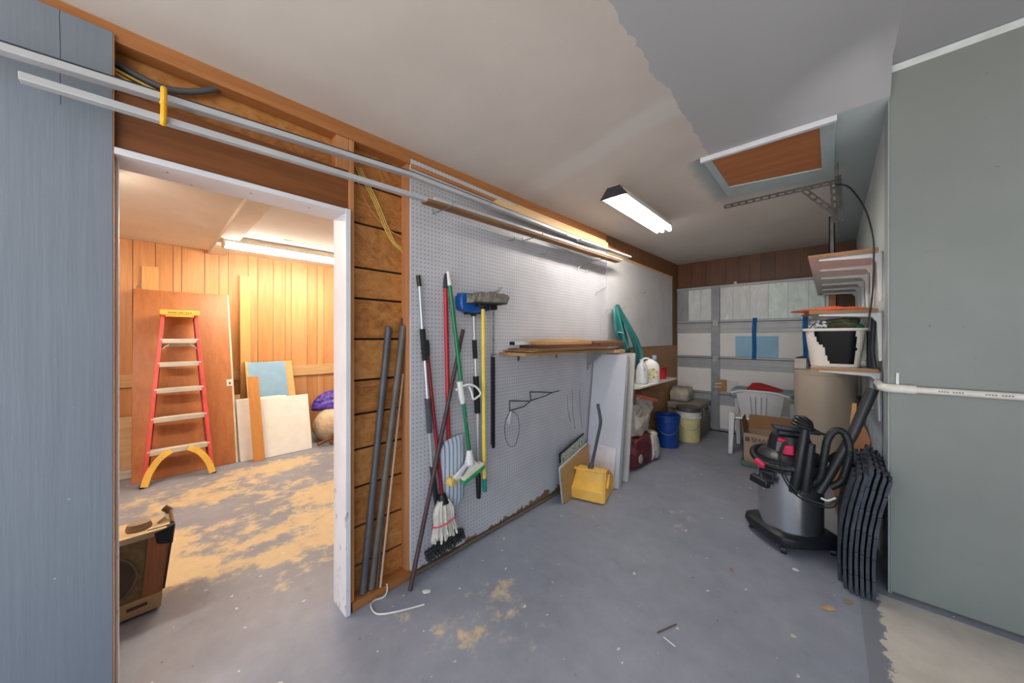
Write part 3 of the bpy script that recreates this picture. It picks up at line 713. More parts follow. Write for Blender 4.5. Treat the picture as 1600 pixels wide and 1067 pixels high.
# head: white yoke, folded plates
b = MB().tube([(-1.68, 1.402, 0.66), (-1.675, 1.40, 0.615), (-1.668, 1.392, 0.57)], [0.018, 0.026, 0.034], 14)
b.prism([(-1.655, 1.375, 0.60), (-1.655, 1.42, 0.60), (-1.655, 1.475, 0.552), (-1.655, 1.335, 0.508), (-1.655, 1.27, 0.512), (-1.655, 1.262, 0.53)], (-0.02, 0, 0))
b.build('yoke', M['white_plastic'], t, bevel=0.005)
MB().prism([(-1.652, 1.355, 0.568), (-1.652, 1.375, 0.568), (-1.652, 1.335, 0.525), (-1.652, 1.312, 0.525)], (-0.004, 0, 0)).build('yoke_slot', paint('slot_grey', (130, 134, 138), 0.6), t)
MB().bar((-1.66, 1.325, 0.502), (-1.66, 1.49, 0.560), 0.05, 0.02).build('foam', paint('cream_foam', (222, 214, 190), 0.9), t, bevel=0.004)
b = MB().bar((-1.645, 1.322, 0.488), (-1.645, 1.492, 0.547), 0.03, 0.016); b2 = 0
for i in range(12): 
    p = lerp((-1.645, 1.33, 0.48), (-1.645, 1.487, 0.535), i / 11); b.box(p, (0.03, 0.008, 0.012), (0.33, 0, 0))
b.build('scrubber', paint('scrub_green', (46, 158, 104), 0.7), t)
MB().tube([(-1.70, 1.25, 0.505), (-1.655, 1.262, 0.502)], 0.026, 14).tube([(-1.70, 1.285, 0.515), (-1.66, 1.29, 0.512)], 0.022, 14).build('sponge', paint('sponge_yellow', (222, 190, 104), 0.95, var=0.12, scale=40), t, bevel=0.004)
# 5 blue car brush on silver pole
t = thing('wash_brush', 'silver telescopic pole with blue brush head hung upside down', 'brush', (-1.70, 1.48, 0.3))
C = [(-1.715, 1.468, 1.56), (-1.715, 1.474, 1.363), (-1.713, 1.48, 1.24), (-1.712, 1.485, 1.121), (-1.71, 1.497, 0.878), (-1.71, 1.502, 0.493), (-1.71, 1.508, 0.308)]
MB().tube([C[0], C[1], C[2], C[3], C[4]], 0.0085, 12).build('pole', M['chrome_pole'], t)
MB().cyl(C[1], C[2], 0.016).build('grip', M['foam_grip'], t)
MB().cyl(C[3], C[4], 0.0195).build('grip', M['foam_grip'], t)
MB().cyl(C[4], C[5], 0.0095).build('pole_lower', M['chrome_pole'], t)
MB().cyl(lerp(C[4], C[5], 0.03), lerp(C[4], C[5], 0.22), 0.0102).build('pole_label', paint('label_pink', (206, 196, 198), 0.5, var=0.1, scale=70), t)
MB().tube([C[5], lerp(C[5], C[6], .2), lerp(C[5], C[6], .85), C[6]], [0.013, 0.018, 0.0165, 0.014], 14).build('end_grip', M['black'], t)
blue = paint('blue_head', (22, 84, 158), 0.4)
MB().prism([(-1.745, 1.335, 1.585), (-1.745, 1.345, 1.555), (-1.745, 1.42, 1.535), (-1.745, 1.53, 1.548), (-1.745, 1.60, 1.57), (-1.745, 1.60, 1.60), (-1.745, 1.40, 1.655), (-1.745, 1.35, 1.66), (-1.745, 1.333, 1.63)], (0.07, 0, 0)).build('head', blue, t, bevel=0.01)
MB().tube([(-1.715, 1.467, 1.52), (-1.715, 1.465, 1.55)], [0.016, 0.03], 12).bar((-1.712, 1.40, 1.535), (-1.712, 1.54, 1.548), 0.05, 0.018).build('socket', M['black'], t, bevel=0.004)
b = MB()
for i in range(16):
    for j in range(3):
        p = V((-1.735 + 0.024 * j, 1.355 + 0.0155 * i, 1.64)); b.cyl(p, p + V((0.0, random.uniform(-.004, .004), 0.022)), 0.007, 0.008, 6)
bo = b.build('bristles', paint('bristle_blue', (70, 110, 160), 0.9), t); bo['kind'] = 'stuff'
# 6 yellow push broom, bristles out
t = thing('push_broom', 'yellow handled push broom with grey bristles hung upside down', 'broom', (-1.66, 1.53, 0.35))
MB().cyl((-1.672, 1.512, 1.572), (-1.672, 1.523, 0.443), 0.0135).build('pole', yel, t)
MB().tube([(-1.672, 1.523, 0.446), (-1.672, 1.529, 0.358)], [0.0145, 0.0135], 14).build('end_cap', paint('teal_cap', (0, 138, 128), 0.4), t)
MB().tube([(-1.672, 1.511, 1.565), (-1.672, 1.51, 1.60)], [0.016, 0.028], 12).bar((-1.66, 1.45, 1.588), (-1.66, 1.66, 1.612), 0.05, 0.022).bar((-1.66, 1.55, 1.575), (-1.66, 1.62, 1.582), 0.03, 0.03).build('bracket', M['black'], t, bevel=0.005)
hb_ = lambda u: V((-1.66, 1.375 + 0.315 * u, 1.622 + 0.012 * u))
random.seed(5); b = MB()
for i in range(52):
    for j in range(9):
        p = hb_((i + 0.5) / 52) + V((-0.045 + 0.0105 * j, 0, -0.022)); h = 0.062 + random.uniform(-.006, .006) - 0.02 * abs(i / 26 - 1) ** 4
        b.cyl(p, p + V((0.022 + random.uniform(-.004, .004), random.uniform(-.004, .004), h)), 0.0048, 0.0056, 5)
bo = b.build('bristles', paint('bristle_grey', (128, 122, 112), 0.95, var=0.2, scale=30), t); bo['kind'] = 'stuff'
MB().bar(hb_(0.02) + V((-.005, 0, -.02)), hb_(0.98) + V((-.005, 0, -.02)), 0.10, 0.016).build('head_block', paint('head_dark', (52, 54, 58), 0.6), t, bevel=0.004)
# hook, chain and black strap right of the brooms
tag(MB().tube(smooth_path([(-1.755, 1.64, 1.70), (-1.70, 1.64, 1.695), (-1.67, 1.645, 1.705), (-1.66, 1.65, 1.725)], 4), 0.003, 6).tube(smooth_path([(-1.755, 1.66, 1.70), (-1.70, 1.665, 1.695), (-1.67, 1.67, 1.71), (-1.662, 1.675, 1.73)], 4), 0.003, 6).build('hook', M['steel']), 'double wire hook just above the push broom head', 'hook')
b = MB()
for i in range(19):
    c = V((-1.742, 1.675, 1.60 - 0.0182 * i)); a = i % 2
    b.tube([c + V((0.008 * math.cos(2 * PI * k / 10) * (1 - a) * 1.0, 0.008 * math.cos(2 * PI * k / 10) * a, 0.0135 * math.sin(2 * PI * k / 10))) for k in range(10)], 0.003, 5, closed=True)
tag(b.build('chain', M['steel']), 'thin steel chain hanging beside the yellow broom handle', 'chain')
t = thing('door_strip', 'pair of narrow black strips hanging under the chain', 'strip', (-1.74, 1.67, 0.59))
MB().span((-1.748, 1.655, 0.62), (-1.738, 1.662, 1.245)).build('strip', paint('purple_black', (54, 46, 66), 0.5), t)
MB().span((-1.75, 1.665, 0.595), (-1.732, 1.682, 1.24)).build('strip', M['black'], t, bevel=0.003)
MB().tube([(-1.741, 1.672, 1.235), (-1.741, 1.674, 1.275)], 0.003, 6).tube([(-1.741, 1.655, 1.26), (-1.741, 1.70, 1.262)], 0.008, 8).build('clasp', M['steel'], t)
# odd pegboard hooks
hk = [((-1.755, 1.845, 2.107), (0.045, 0.012), 'small wire hook below the stored boards left of the others'),
      ((-1.755, 2.223, 2.075), (0.05, 0.05), 'wire hook right of the small one below the stored boards'),
      ((-1.748, 4.30, 1.95), (0.03, 0.03), 'tiny hook on the far pegboard')]
for y0, z0, y1, z1, l in ((2.76, 2.045, 3.02, 2.125, 'long wire arm hook near the end of the tall pegboard'), (2.90, 2.035, 3.16, 2.115, 'second long wire arm hook near the end of the tall pegboard'),
                          (3.08, 1.835, 3.36, 1.925, 'wire arm hook above the green hose'), (3.30, 1.668, 3.82, 1.732, 'wire hook carrying the green hose')):
    tag(MB().tube(smooth_path([(-1.715, y0 - 0.01, z0 - 0.035), (-1.715, y0, z0 - 0.008), (-1.715, y0 + 0.02, z0 + 0.004), (-1.72, (y0 + y1) / 2, (z0 + z1) / 2), (-1.748, y1, z1)], 4), 0.003, 6).build('hook', M['steel']), l, 'hook')
for p, (o1, o2), l in hk:
    p = V(p)
    tag(MB().tube(smooth_path([p, p + V((o1, o2 * 0.3, -0.005)), p + V((o1 * 1.15, o2 * 0.4, 0.0)), p + V((o1 * 1.2, o2 * 0.45, 0.022))], 4), 0.0028, 6).build('hook', M['steel']), l, 'hook')
# folding wire rack and wire loop
t = thing('wire_bracket', 'bent dark wire bracket with two triangles on the pegboard', 'bracket', (-1.74, 2.1, 0.85))
p = [V((-1.752, 1.852, 0.905)), V((-1.752, 1.852, 0.83)), V((-1.70, 2.02, 0.885)), V((-1.752, 2.09, 0.945)), V((-1.752, 2.10, 0.872)), V((-1.70, 2.32, 0.918)), V((-1.70, 2.42, 0.922))]
MB().tube([p[0], p[1]], 0.004, 6).tube([p[0], p[2], p[4]], 0.004, 6).tube([p[1], lerp(p[1], p[4], .5) + V((.04, 0, 0)), p[4]], 0.004, 6).tube([p[3], p[4]], 0.004, 6).tube([p[3], p[5], p[6]], 0.004, 6).tube([p[4], lerp(p[4], p[5], .6) + V((.015, 0, 0)), p[5]], 0.004, 6).build('frame', M['iron'], t)
b = MB(); b.tube(smooth_path([(-1.745, 1.86, 0.83), (-1.74, 1.93, 0.78), (-1.74, 1.945, 0.66), (-1.74, 1.90, 0.565), (-1.742, 1.83, 0.58), (-1.742, 1.79, 0.68), (-1.742, 1.80, 0.77), (-1.744, 1.85, 0.83)], 6), 0.0018, 6)
w = b.build('wire_loop', M['iron']); tag(w, 'thin wire loop hanging from the wire bracket', 'wire')
tag(MB().tube([(-1.735, 1.85, 0.83), (-1.73, 1.805, 0.76)], 0.005, 6).tube([(-1.735, 1.85, 0.83), (-1.73, 1.82, 0.735)], 0.005, 6).build('cable_tie', M['white_plastic']), 'white zip tie ends on the wire bracket', 'tie')
for i, (y, z0, z1, l) in enumerate(((2.62, 0.60, 0.86, 'shortest faint wire hanging left of the white panels'), (2.70, 0.52, 0.90, 'straight dark wire hanging left of the white panels'), (2.83, 0.50, 0.88, 'kinked wire hanging nearest the white panels'))):
    tag(MB().tube(smooth_path([(-1.75, y, z1), (-1.748, y + 0.005, (z0 + z1) / 2), (-1.75, y + 0.05, z0)], 4), 0.0018, 6).build('wire', M['steel']), l, 'wire')

# ================================================================== SHELF ON THE PEGBOARD AND ITS BOARDS
sh = thing('wall_shelf', 'narrow wooden shelf on the pegboard loaded with scrap boards', 'shelf', (-1.62, 2.4, 1.25))
MB().span((-1.753, 1.74, 1.252), (-1.50, 3.06, 1.272)).build('shelf_board', wood('shelf_wood', (190, 150, 108), (150, 108, 68), 'Y'), sh, bevel=0.002)
for y in (1.95, 2.45, 2.98):
    b = MB().span((-1.753, y - 0.01, 1.06 if y > 2.9 else 1.20), (-1.748, y + 0.01, 1.252)).span((-1.753, y - 0.01, 1.247), (-1.53, y + 0.01, 1.252))
    if y > 2.9: b.prism([(-1.748, y - 0.002, 1.10), (-1.56, y - 0.002, 1.247), (-1.748, y - 0.002, 1.247)], (0, 0.004, 0))
    b.build('bracket', M['steel'], sh)
hbd = wood('hardboard_dark', (150, 112, 78), (104, 72, 46), 'Y', 0.7); hbd2 = wood('board_red', (120, 76, 52), (78, 46, 30), 'Y', 0.7)
def board(name, x0, x1, y0, y1, z, th, mat, label, rz=0.0, cat='board'):
    o = MB().box(((x0 + x1) / 2, (y0 + y1) / 2, z + th / 2), (x1 - x0, y1 - y0, th), (0, 0, rz)).build(name, mat, bevel=0.0015); return tag(o, label, cat)
board('hardboard_sheet', -1.745, -1.49, 1.80, 2.72, 1.273, 0.007, hbd, 'lowest hardboard sheet on the pegboard shelf', 0.02)
board('hardboard_sheet', -1.745, -1.47, 1.78, 2.80, 1.2805, 0.007, wood('hardboard_tan', (182, 140, 92), (140, 102, 62), 'Y', 0.7), 'second hardboard sheet on the shelf, tan and longest toward the near end', -0.01)
board('hardboard_sheet', -1.745, -1.46, 1.82, 2.86, 1.288, 0.010, hbd, 'third hardboard sheet on the shelf, just under the dark scrap', 0.015)
board('dark_board', -1.74, -1.48, 1.95, 2.70, 1.299, 0.024, hbd2, 'dark reddish scrap board in the middle of the shelf pile')
board('dark_board', -1.74, -1.46, 2.72, 3.16, 1.299, 0.028, hbd2, 'dark scrap board at the far end of the shelf pile', -0.04)
board('white_lath', -1.70, -1.655, 1.80, 2.35, 1.3245, 0.024, M['trim_white'], 'white painted lath with black ends on top of the shelf pile')
board('tan_plank', -1.64, -1.50, 1.98, 2.62, 1.3245, 0.024, wood('tan_plank', (206, 164, 116), (168, 124, 80), 'Y'), 'tan plank on top of the shelf pile beside the white lath')
board('brown_plank', -1.66, -1.50, 2.64, 3.26, 1.329, 0.022, M['brown_board'], 'brown plank at the far end on top of the shelf pile', 0.03)
board('pine_stick', -1.69, -1.64, 1.95, 2.75, 1.3495, 0.016, M['pine_y'], 'pale pine stick topmost of the shelf pile')
MB().span((-1.7005, 1.797, 1.324), (-1.6545, 1.803, 1.349)).build('end_mark', M['black'], bpy.data.objects['white_lath'])

# ================================================================== WHITE PANELS LEANING, DUSTPAN, BOARDS
def slab(name, x0, x1, yb, yt, h, th, mat, label, cat, z0=0.002, bevel=0.003):
    L = math.atan2(yt - yb, h); ln = math.hypot(yt - yb, h)
    c = V(((x0 + x1) / 2, yb, z0)) + V((0, math.sin(L), math.cos(L))) * ln / 2 + V((0, math.cos(L), -math.sin(L))) * th / 2
    c.z += math.sin(L) * th
    o = MB().box(c, (x1 - x0, th, ln), (-L, 0, 0)).build(name, mat, bevel=bevel); return tag(o, label, cat)
wp = paint('white_slab', (194, 196, 204), 0.45, var=0.02, scale=3); wp2 = paint('cream_slab', (192, 188, 184), 0.5, var=0.03)
p1 = slab('white_board', -1.740, -1.395, 2.90, 3.085, 1.21, 0.03, wp, 'front white slab panel leaning by the shelf, behind the yellow dustpan', 'panel')
slab('white_board', -1.735, -1.405, 2.965, 3.145, 1.19, 0.022, wp2, 'second white panel, sandwiched in the leaning stack', 'panel')
slab('grey_board', -1.735, -1.425, 3.03, 3.20, 1.16, 0.016, paint('grey_slab', (140, 140, 142), 0.5), 'grey panel in the dark gap of the leaning stack', 'panel')
slab('white_board', -1.735, -1.395, 3.10, 3.27, 1.22, 0.026, wp2, 'rearmost cream white panel of the leaning stack', 'panel')
slab('white_board', -1.735, -1.43, 2.868, 2.935, 0.36, 0.014, paint('pinkish_slab', (208, 204, 212), 0.5), 'short pale panel in front of the leaning white stack', 'panel')
tag(MB().span((-1.70, 3.10, 1.235), (-1.47, 3.22, 1.262)).build('wood_offcut', M['pine_y'], bevel=0.003), 'pine offcut lying on top of the leaning white panels', 'offcut')
# yellow long-handled dustpan
t = thing('dustpan', 'yellow upright dustpan with bent dark grey handle in front of white panels', 'dustpan', (-1.5, 2.7, 0))
A0, B0, Cc = V((-1.645, 2.475, 0)), V((-1.345, 2.553, 0)), V((-1.405, 2.885, 0))
ux = (B0 - A0).normalized(); uy = V((-ux.y, ux.x, 0)); wd = (B0 - A0).length
yp = paint('dustpan_yellow', (238, 184, 84), 0.38, var=0.05)
def DP(a, b_, z): return A0 + ux * a + uy * b_ + V((0, 0, z))
prof = [(0.0, 0.006), (0.0, 0.10), (0.035, 0.135), (0.055, 0.165), (0.075, 0.235), (0.14, 0.25), (0.22, 0.215), (0.345, 0.12), (0.345, 0.006)]
b = MB(); sl = []
for a in (0, 0.02, wd - 0.06, wd - 0.02, wd):
    ins = 0.0 if 0.01 < a < wd - 0.01 else 0.012
    sl.append([b.bm.verts.new(DP(a + (0.045 * (z / 0.25) if a < wd / 2 else -0.012 * (z / 0.25)), y + (ins if y < 0.1 else -ins), max(0.004, z - ins * 0.8))) for y, z in prof])
for s0, s1 in zip(sl, sl[1:]):
    for i in range(len(prof)):
        j = (i + 1) % len(prof); b.bm.faces.new((s0[i], s0[j], s1[j], s1[i]))
b.bm.faces.new(sl[0]); b.bm.faces.new(sl[-1][::-1])
b.build('pan', yp, t, bevel=0.008, ang=50)
b = MB().bar(DP(0.03, 0.078, 0.240), DP(wd - 0.015, 0.078, 0.240), 0.03, 0.014)
rim = [DP(wd, 0.006, 0.02), DP(wd - 0.002, 0.006, 0.10), DP(wd - 0.006, 0.055, 0.165), DP(wd - 0.010, 0.08, 0.238), DP(wd - 0.010, 0.14, 0.25), DP(wd - 0.008, 0.22, 0.21), DP(wd - 0.003, 0.34, 0.12), DP(wd, 0.34, 0.01)]
b.tube(rim, 0.007, 8); b.bar(DP(wd - 0.004, 0.19, 0.19), DP(wd - 0.002, 0.10, 0.10), 0.02, 0.012)
b.build('rim', yp, t, bevel=0.002)
hdl = smooth_path([DP(0.165, 0.13, 0.24), DP(0.185, 0.15, 0.36), DP(0.21, 0.17, 0.50), DP(0.23, 0.19, 0.62), DP(0.225, 0.20, 0.68), DP(0.20, 0.215, 0.79)], 6)
MB().tube(hdl, 0.0135, 12).build('handle', paint('dustpan_handle', (66, 70, 80), 0.55), t)
MB().tube([DP(0.162, 0.128, 0.235), DP(0.17, 0.135, 0.28)], [0.03, 0.018], 12).build('handle_socket', paint('dustpan_handle', (66, 70, 80), 0.55), t)
# scrap boards against the pegboard
def lean_x(name, y0, y1, h, xb, xt, th, mat, label, z0=0.002, cat='board'):
    L = math.atan2(xb - xt, h); ln = math.hypot(xb - xt, h)
    c = V((xb, (y0 + y1) / 2, z0)) + V((-math.sin(L), 0, math.cos(L))) * ln / 2
    o = MB().box(c, (th, y1 - y0, ln), (0, -L, 0)).build(name, mat, bevel=0.0015); return tag(o, label, cat)
def stand(name, p0, p1, h0, h1, lean, th, mat, label):
    (xa, ya), (xb, yb) = p0, p1
    o = MB().hexa([(xa, ya, 0.002), (xb, yb, 0.002), (xb - th, yb, 0.002), (xa - th, ya, 0.002), (xa - lean, ya, h0), (xb - lean, yb, h1), (xb - lean - th, yb, h1), (xa - lean - th, ya, h0)]).build(name, mat, bevel=0.0012)
    return tag(o, label, 'board') if label else o
stand('hardboard_offcut', (-1.60, 2.345), (-1.645, 2.86), 0.285, 0.37, 0.03, 0.006, wood('tan_offcut', (176, 142, 96), (146, 112, 72), 'Y', 0.65), 'tan hardboard offcut standing just behind the yellow dustpan')
stand('white_offcut', (-1.613, 2.335), (-1.656, 2.85), 0.295, 0.38, 0.03, 0.004, M['white'], 'thin white-faced offcut behind the tan one by the dustpan')
nt = NT('foliage_print'); n = nt.noise(28, 5, None, 0.6)
lp = nt.out(nt.ramp(n, [(0.38, lin((96, 112, 92))), (0.5, lin((196, 200, 190))), (0.62, lin((150, 162, 136)))]), 0.5)
pp = thing('framed_picture', 'patterned grey green panel with black top edge leaning on the pegboard', 'picture', (-1.70, 2.6, 0))
MB().hexa([(-1.655, 2.42, 0.003), (-1.685, 2.84, 0.003), (-1.691, 2.84, 0.003), (-1.661, 2.42, 0.003), (-1.685, 2.42, 0.375), (-1.715, 2.84, 0.455), (-1.721, 2.84, 0.455), (-1.691, 2.42, 0.375)]).build('print', lp, pp)
MB().bar((-1.688, 2.415, 0.379), (-1.718, 2.845, 0.460), 0.014, 0.012).bar((-1.686, 2.412, 0.30), (-1.688, 2.412, 0.38), 0.012, 0.012).build('frame_edge', M['black'], pp)

# ================================================================== GREEN HOSE
b = MB(); random.seed(8)
for i in range(7):
    e = i / 6; j = lambda: random.uniform(-.008, .008)
    b.tube(smooth_path([(-1.70 + j(), 3.50 + 0.02 * e, 1.735), (-1.68 + j(), 3.39 + 0.10 * e, 1.66), (-1.65 + 0.02 * e, 3.41 + 0.10 * e + j(), 1.42), (-1.64 + j(), 3.50 + 0.05 * e, 1.28), (-1.63 + j(), 3.62 + j(), 1.20 + 0.06 * e), (-1.66 + j(), 3.66 - 0.03 * e, 1.36), (-1.69 + j(), 3.58, 1.60), (-1.70, 3.52, 1.735)], 6), 0.0105, 8)
for i in range(11):
    e = i / 10; j = lambda: random.uniform(-.007, .007)
    b.tube(smooth_path([(-1.69 + j(), 3.51, 1.738), (-1.66 + j(), 3.64 - 0.10 * e, 1.60), (-1.61 + 0.03 * e, 3.85 - 0.24 * e + j(), 1.36), (-1.60 + 0.03 * e, 3.97 - 0.27 * e + j(), 1.17), (-1.60 + j(), 3.95 - 0.24 * e, 1.04), (-1.60 + j(), 3.88 - 0.16 * e, 0.95 + 0.16 * e), (-1.63 + j(), 3.80 - 0.14 * e, 1.08 + 0.08 * e), (-1.68 + j(), 3.70 - 0.10 * e + j(), 1.38), (-1.70, 3.55, 1.735)], 6), 0.0100, 8)
nt = NT('teal_hose'); hcol = nt.ramp(nt.math('ADD', nt.math('MULTIPLY', nt.noise(6, 2), 0.5), nt.math('MULTIPLY', nt.n.new('ShaderNodeNewGeometry').outputs['Random Per Island'], 0.5)), [(0.2, lin((8, 66, 68))), (0.5, lin((28, 112, 110))), (0.8, lin((84, 160, 156)))])
t = thing('garden_hose', 'coiled teal green garden hose hanging on the pegboard wall', 'hose', (-1.67, 3.7, 0.93))
b.build('coil', nt.out(hcol, 0.35), t)
MB().tube([(-1.632, 3.40, 1.44), (-1.618, 3.45, 1.435), (-1.63, 3.51, 1.425)], 0.005, 6).build('tie', M['rope'], t)

# ================================================================== WORKTOP SHELF BEYOND THE PANELS
ws_ = thing('worktop_shelf', 'white topped shelf holding jugs by the garage door', 'shelf', (-1.59, 4.0, 0.84))
b = MB(); cr = 0.07
pts = [(-1.766, 3.40, 0.848), (-1.42 - cr, 3.40, 0.848)] + [(-1.42 - cr + cr * math.sin(a), 3.40 + cr - cr * math.cos(a), 0.848) for a in [PI / 12 * k for k in range(1, 7)]] + [(-1.42, 4.62, 0.848), (-1.766, 4.62, 0.848)]
b.prism(pts, (0, 0, 0.022)); b.build('top', paint('worktop_white', (222, 218, 212), 0.4), ws_, bevel=0.004)
MB().span((-1.766, 3.40, 0.70), (-1.745, 4.62, 0.848)).span((-1.745, 3.52, 0.70), (-1.50, 3.54, 0.848)).span((-1.745, 4.4, 0.70), (-1.50, 4.42, 0.848)).build('support', M['brown_board'], ws_)
# detergent jug
t = thing('detergent_jug', 'white detergent jug with round label and side handle on the shelf', 'jug', (-1.53, 3.97, 0.871))
jw = paint('jug_white', (226, 224, 220), 0.35, var=0.02)
MB().lathe([(0.088, 0.0), (0.096, 0.012), (0.096, 0.16), (0.088, 0.20), (0.062, 0.235), (0.034, 0.252), (0.030, 0.262)], (-1.53, 3.99, 0.871), 32, 0.72, 1.0, 3.4).build('body', jw, t)
MB().tube(smooth_path([(-1.53, 3.90, 1.03), (-1.53, 3.878, 1.08), (-1.53, 3.90, 1.128), (-1.53, 3.95, 1.138), (-1.53, 3.985, 1.12)], 5), 0.013, 10).build('handle', jw, t)
MB().lathe([(0.028, 0.255), (0.028, 0.30), (0.024, 0.305)], (-1.53, 4.03, 0.871), 20).build('cap', paint('cap_blue', (150, 172, 206), 0.4), t)
nt = NT('label_floral'); lp2 = nt.out(nt.ramp(nt.noise(30, 4), [(0.36, lin((70, 110, 70))), (0.47, lin((222, 216, 190))), (0.56, lin((226, 188, 90))), (0.64, lin((120, 140, 160)))]), 0.5)
b = MB(); b.tube([(-1.4615, 4.0, 0.965), (-1.4585, 4.0, 0.965)], [0.066, 0.064], 28); lb = b.build('label', lp2, t)
t.rotation_euler = (0, 0, math.radians(-62))
# jug with small neck
t = thing('plastic_jug', 'translucent plastic jug half hidden behind the green hose', 'jug', (-1.515, 3.73, 0.871))
pj = paint('cloudy_plastic', (206, 210, 214), 0.3, var=0.03)
MB().lathe([(0.06, 0), (0.068, 0.01), (0.068, 0.14), (0.05, 0.20), (0.022, 0.235), (0.02, 0.25)], (-1.515, 3.73, 0.871), 24).build('body', pj, t)
MB().tube(smooth_path([(-1.485, 3.69, 1.02), (-1.46, 3.68, 1.05), (-1.485, 3.70, 1.09)], 4), 0.008, 8).build('handle', pj, t)
MB().lathe([(0.022, 0.245), (0.022, 0.268)], (-1.515, 3.73, 0.871), 16).build('cap', M['white_plastic'], t)
t = thing('plastic_cup', 'red plastic cup behind the detergent jug', 'cup', (-1.52, 4.36, 0.871))
MB().lathe([(0.05, 0), (0.062, 0.12), (0.066, 0.125), (0.06, 0.12), (0.048, 0.006)], (-1.52, 4.36, 0.871), 24).build('cup_body', paint('cup_red', (190, 30, 40), 0.4), t)
MB().bar((-1.52, 4.32, 1.0), (-1.50, 4.48, 1.005), 0.03, 0.012).build('scoop_handle', paint('cup_red', (190, 30, 40), 0.4), t, bevel=0.003)
tag(MB().lathe([(0.06, 0), (0.065, 0.13), (0.05, 0.17), (0.03, 0.175)], (-1.68, 4.20, 0.871), 20).build('tub', paint('tub_grey', (188, 190, 192), 0.5)), 'pale grey tub at the back of the shelf between jug and red cup', 'tub')

# ================================================================== SACKS, BUCKETS, BOX
def sack_mat(name, c, c2=None, thr=0.5):
    t = NT(name); n = t.noise(6, 5, None, 0.6); c2 = c2 or [x * 0.82 for x in c]
    t.bump(t.noise(14, 5, None, 0.6, 1.0), 0.6, 0.02)
    return t.out(t.ramp(n, [(0.35, lin(c2)), (0.65, lin(c))]), 0.55)
def sack(b, c, s, seed, amp=0.09):
    g = bmesh.ops.create_cube(b.bm, size=2.0); bmesh.ops.subdivide_edges(b.bm, edges=list({e for v in g['verts'] for e in v.link_edges}), cuts=11, use_grid_fill=True)
    c = V(c)
    for v in b.bm.verts:
        if v.tag: continue
        v.tag = True; p = v.co.copy(); d = p.normalized()
        p = p * 0.55 + d * 0.52; k = 1 + amp * noise.fractal(p * 1.6 + V((seed, seed * 2, 0)), 0.8, 2, 4)
        z = max(-1.0, p.z * k)
        v.co = c + V((p.x * k * s[0], p.y * k * s[1], z * s[2]))
t = thing('feed_sack', 'dark red bag with white ends lying on the floor beside the white panels', 'bag', (-1.56, 3.62, 0))
b = MB(); sack(b, (-1.565, 3.66, 0.165), (0.13, 0.27, 0.165), 3); b.build('bag', sack_mat('sack_red', (112, 40, 44), (84, 26, 32)), t, ang=80)
b = MB(); sack(b, (-1.545, 3.90, 0.165), (0.14, 0.09, 0.15), 9, 0.14); b.build('bag_end', sack_mat('sack_white', (196, 190, 180)), t, ang=80)
MB().tube([(-1.432, 3.49, 0.12), (-1.425, 3.49, 0.12)], 0.045, 20).build('emblem', paint('emblem_pale', (186, 170, 166), 0.6, var=0.15, scale=40), t)
t = thing('plastic_bag', 'crumpled white plastic bag with orange band above the red sack', 'bag', (-1.55, 3.72, 0.31))
b = MB(); sack(b, (-1.60, 3.68, 0.49), (0.14, 0.20, 0.175), 14, 0.2); b.build('bag', sack_mat('bag_white', (206, 198, 188), (158, 146, 136)), t, ang=80)
b = MB(); q0 = [(-1.68, 3.56, 0.56), (-1.47, 3.54, 0.54), (-1.46, 3.84, 0.50), (-1.66, 3.86, 0.52)]; q1 = [(-1.55, 3.66, 0.74), (-1.50, 3.65, 0.74), (-1.45, 3.97, 0.655), (-1.50, 3.98, 0.655)]
b.hexa(q0 + q1); bmesh.ops.subdivide_edges(b.bm, edges=b.bm.edges[:], cuts=7, use_grid_fill=True)
for v in b.bm.verts: v.co += V((1, 0.4, 0.3)) * 0.03 * noise.fractal(v.co * 9, 0.8, 2, 3)
b.build('bag_neck', sack_mat('bag_white', (206, 198, 188), (158, 146, 136)), t, ang=80)
MB().bar((-1.515, 3.645, 0.747), (-1.465, 3.985, 0.658), 0.07, 0.03).build('band', paint('band_orange', (224, 110, 84), 0.5), t, bevel=0.006)
def bucket(name, label, cx, cy, mat, rimmat, h, r):
    t = thing(name, label, 'bucket', (cx, cy, 0))
    MB().lathe([(r * 0.88, 0.002), (r * 0.90, 0.012), (r, h), (r * 0.95, h), (r * 0.84, 0.02)], (cx, cy, 0), 36).build('bucket_body', mat, t)
    MB().lathe([(r * 1.0, h - 0.085), (r * 1.05, h - 0.08), (r * 1.05, h - 0.066), (r * 1.01, h - 0.06), (r * 1.015, h - 0.02), (r * 1.06, h - 0.015), (r * 1.06, h + 0.002), (r * 0.95, h + 0.002), (r * 0.95, h - 0.09)], (cx, cy, 0), 36).build('rim', rimmat, t)
    MB().tube(smooth_path([(cx + r * 1.03, cy - 0.01, h - 0.07), (cx + r * 1.0, cy - r * 0.6, h - 0.17), (cx + r * 0.5, cy - r * 1.08, h - 0.22), (cx - r * 0.3, cy - r * 1.12, h - 0.18), (cx - r * 1.0, cy - 0.02, h - 0.07)], 5), 0.003, 6).build('bail', M['steel'], t)
    return t
bb_ = paint('bucket_blue', (20, 62, 140), 0.4); by_ = paint('bucket_yellow', (214, 200, 144), 0.45)
bucket('bucket', 'royal blue plastic bucket on the floor under the worktop shelf', -1.51, 4.53, bb_, bb_, 0.40, 0.145)
t = bucket('bucket', 'pale yellow bucket with white rim and dark lid beside the blue one', -1.385, 4.97, by_, paint('rim_white', (214, 210, 200), 0.45), 0.395, 0.15)
MB().lathe([(0.152, 0.397), (0.156, 0.402), (0.150, 0.452), (0.14, 0.458)], (-1.385, 4.97, 0), 32).build('lid', paint('lid_dark', (72, 66, 66), 0.5), t)
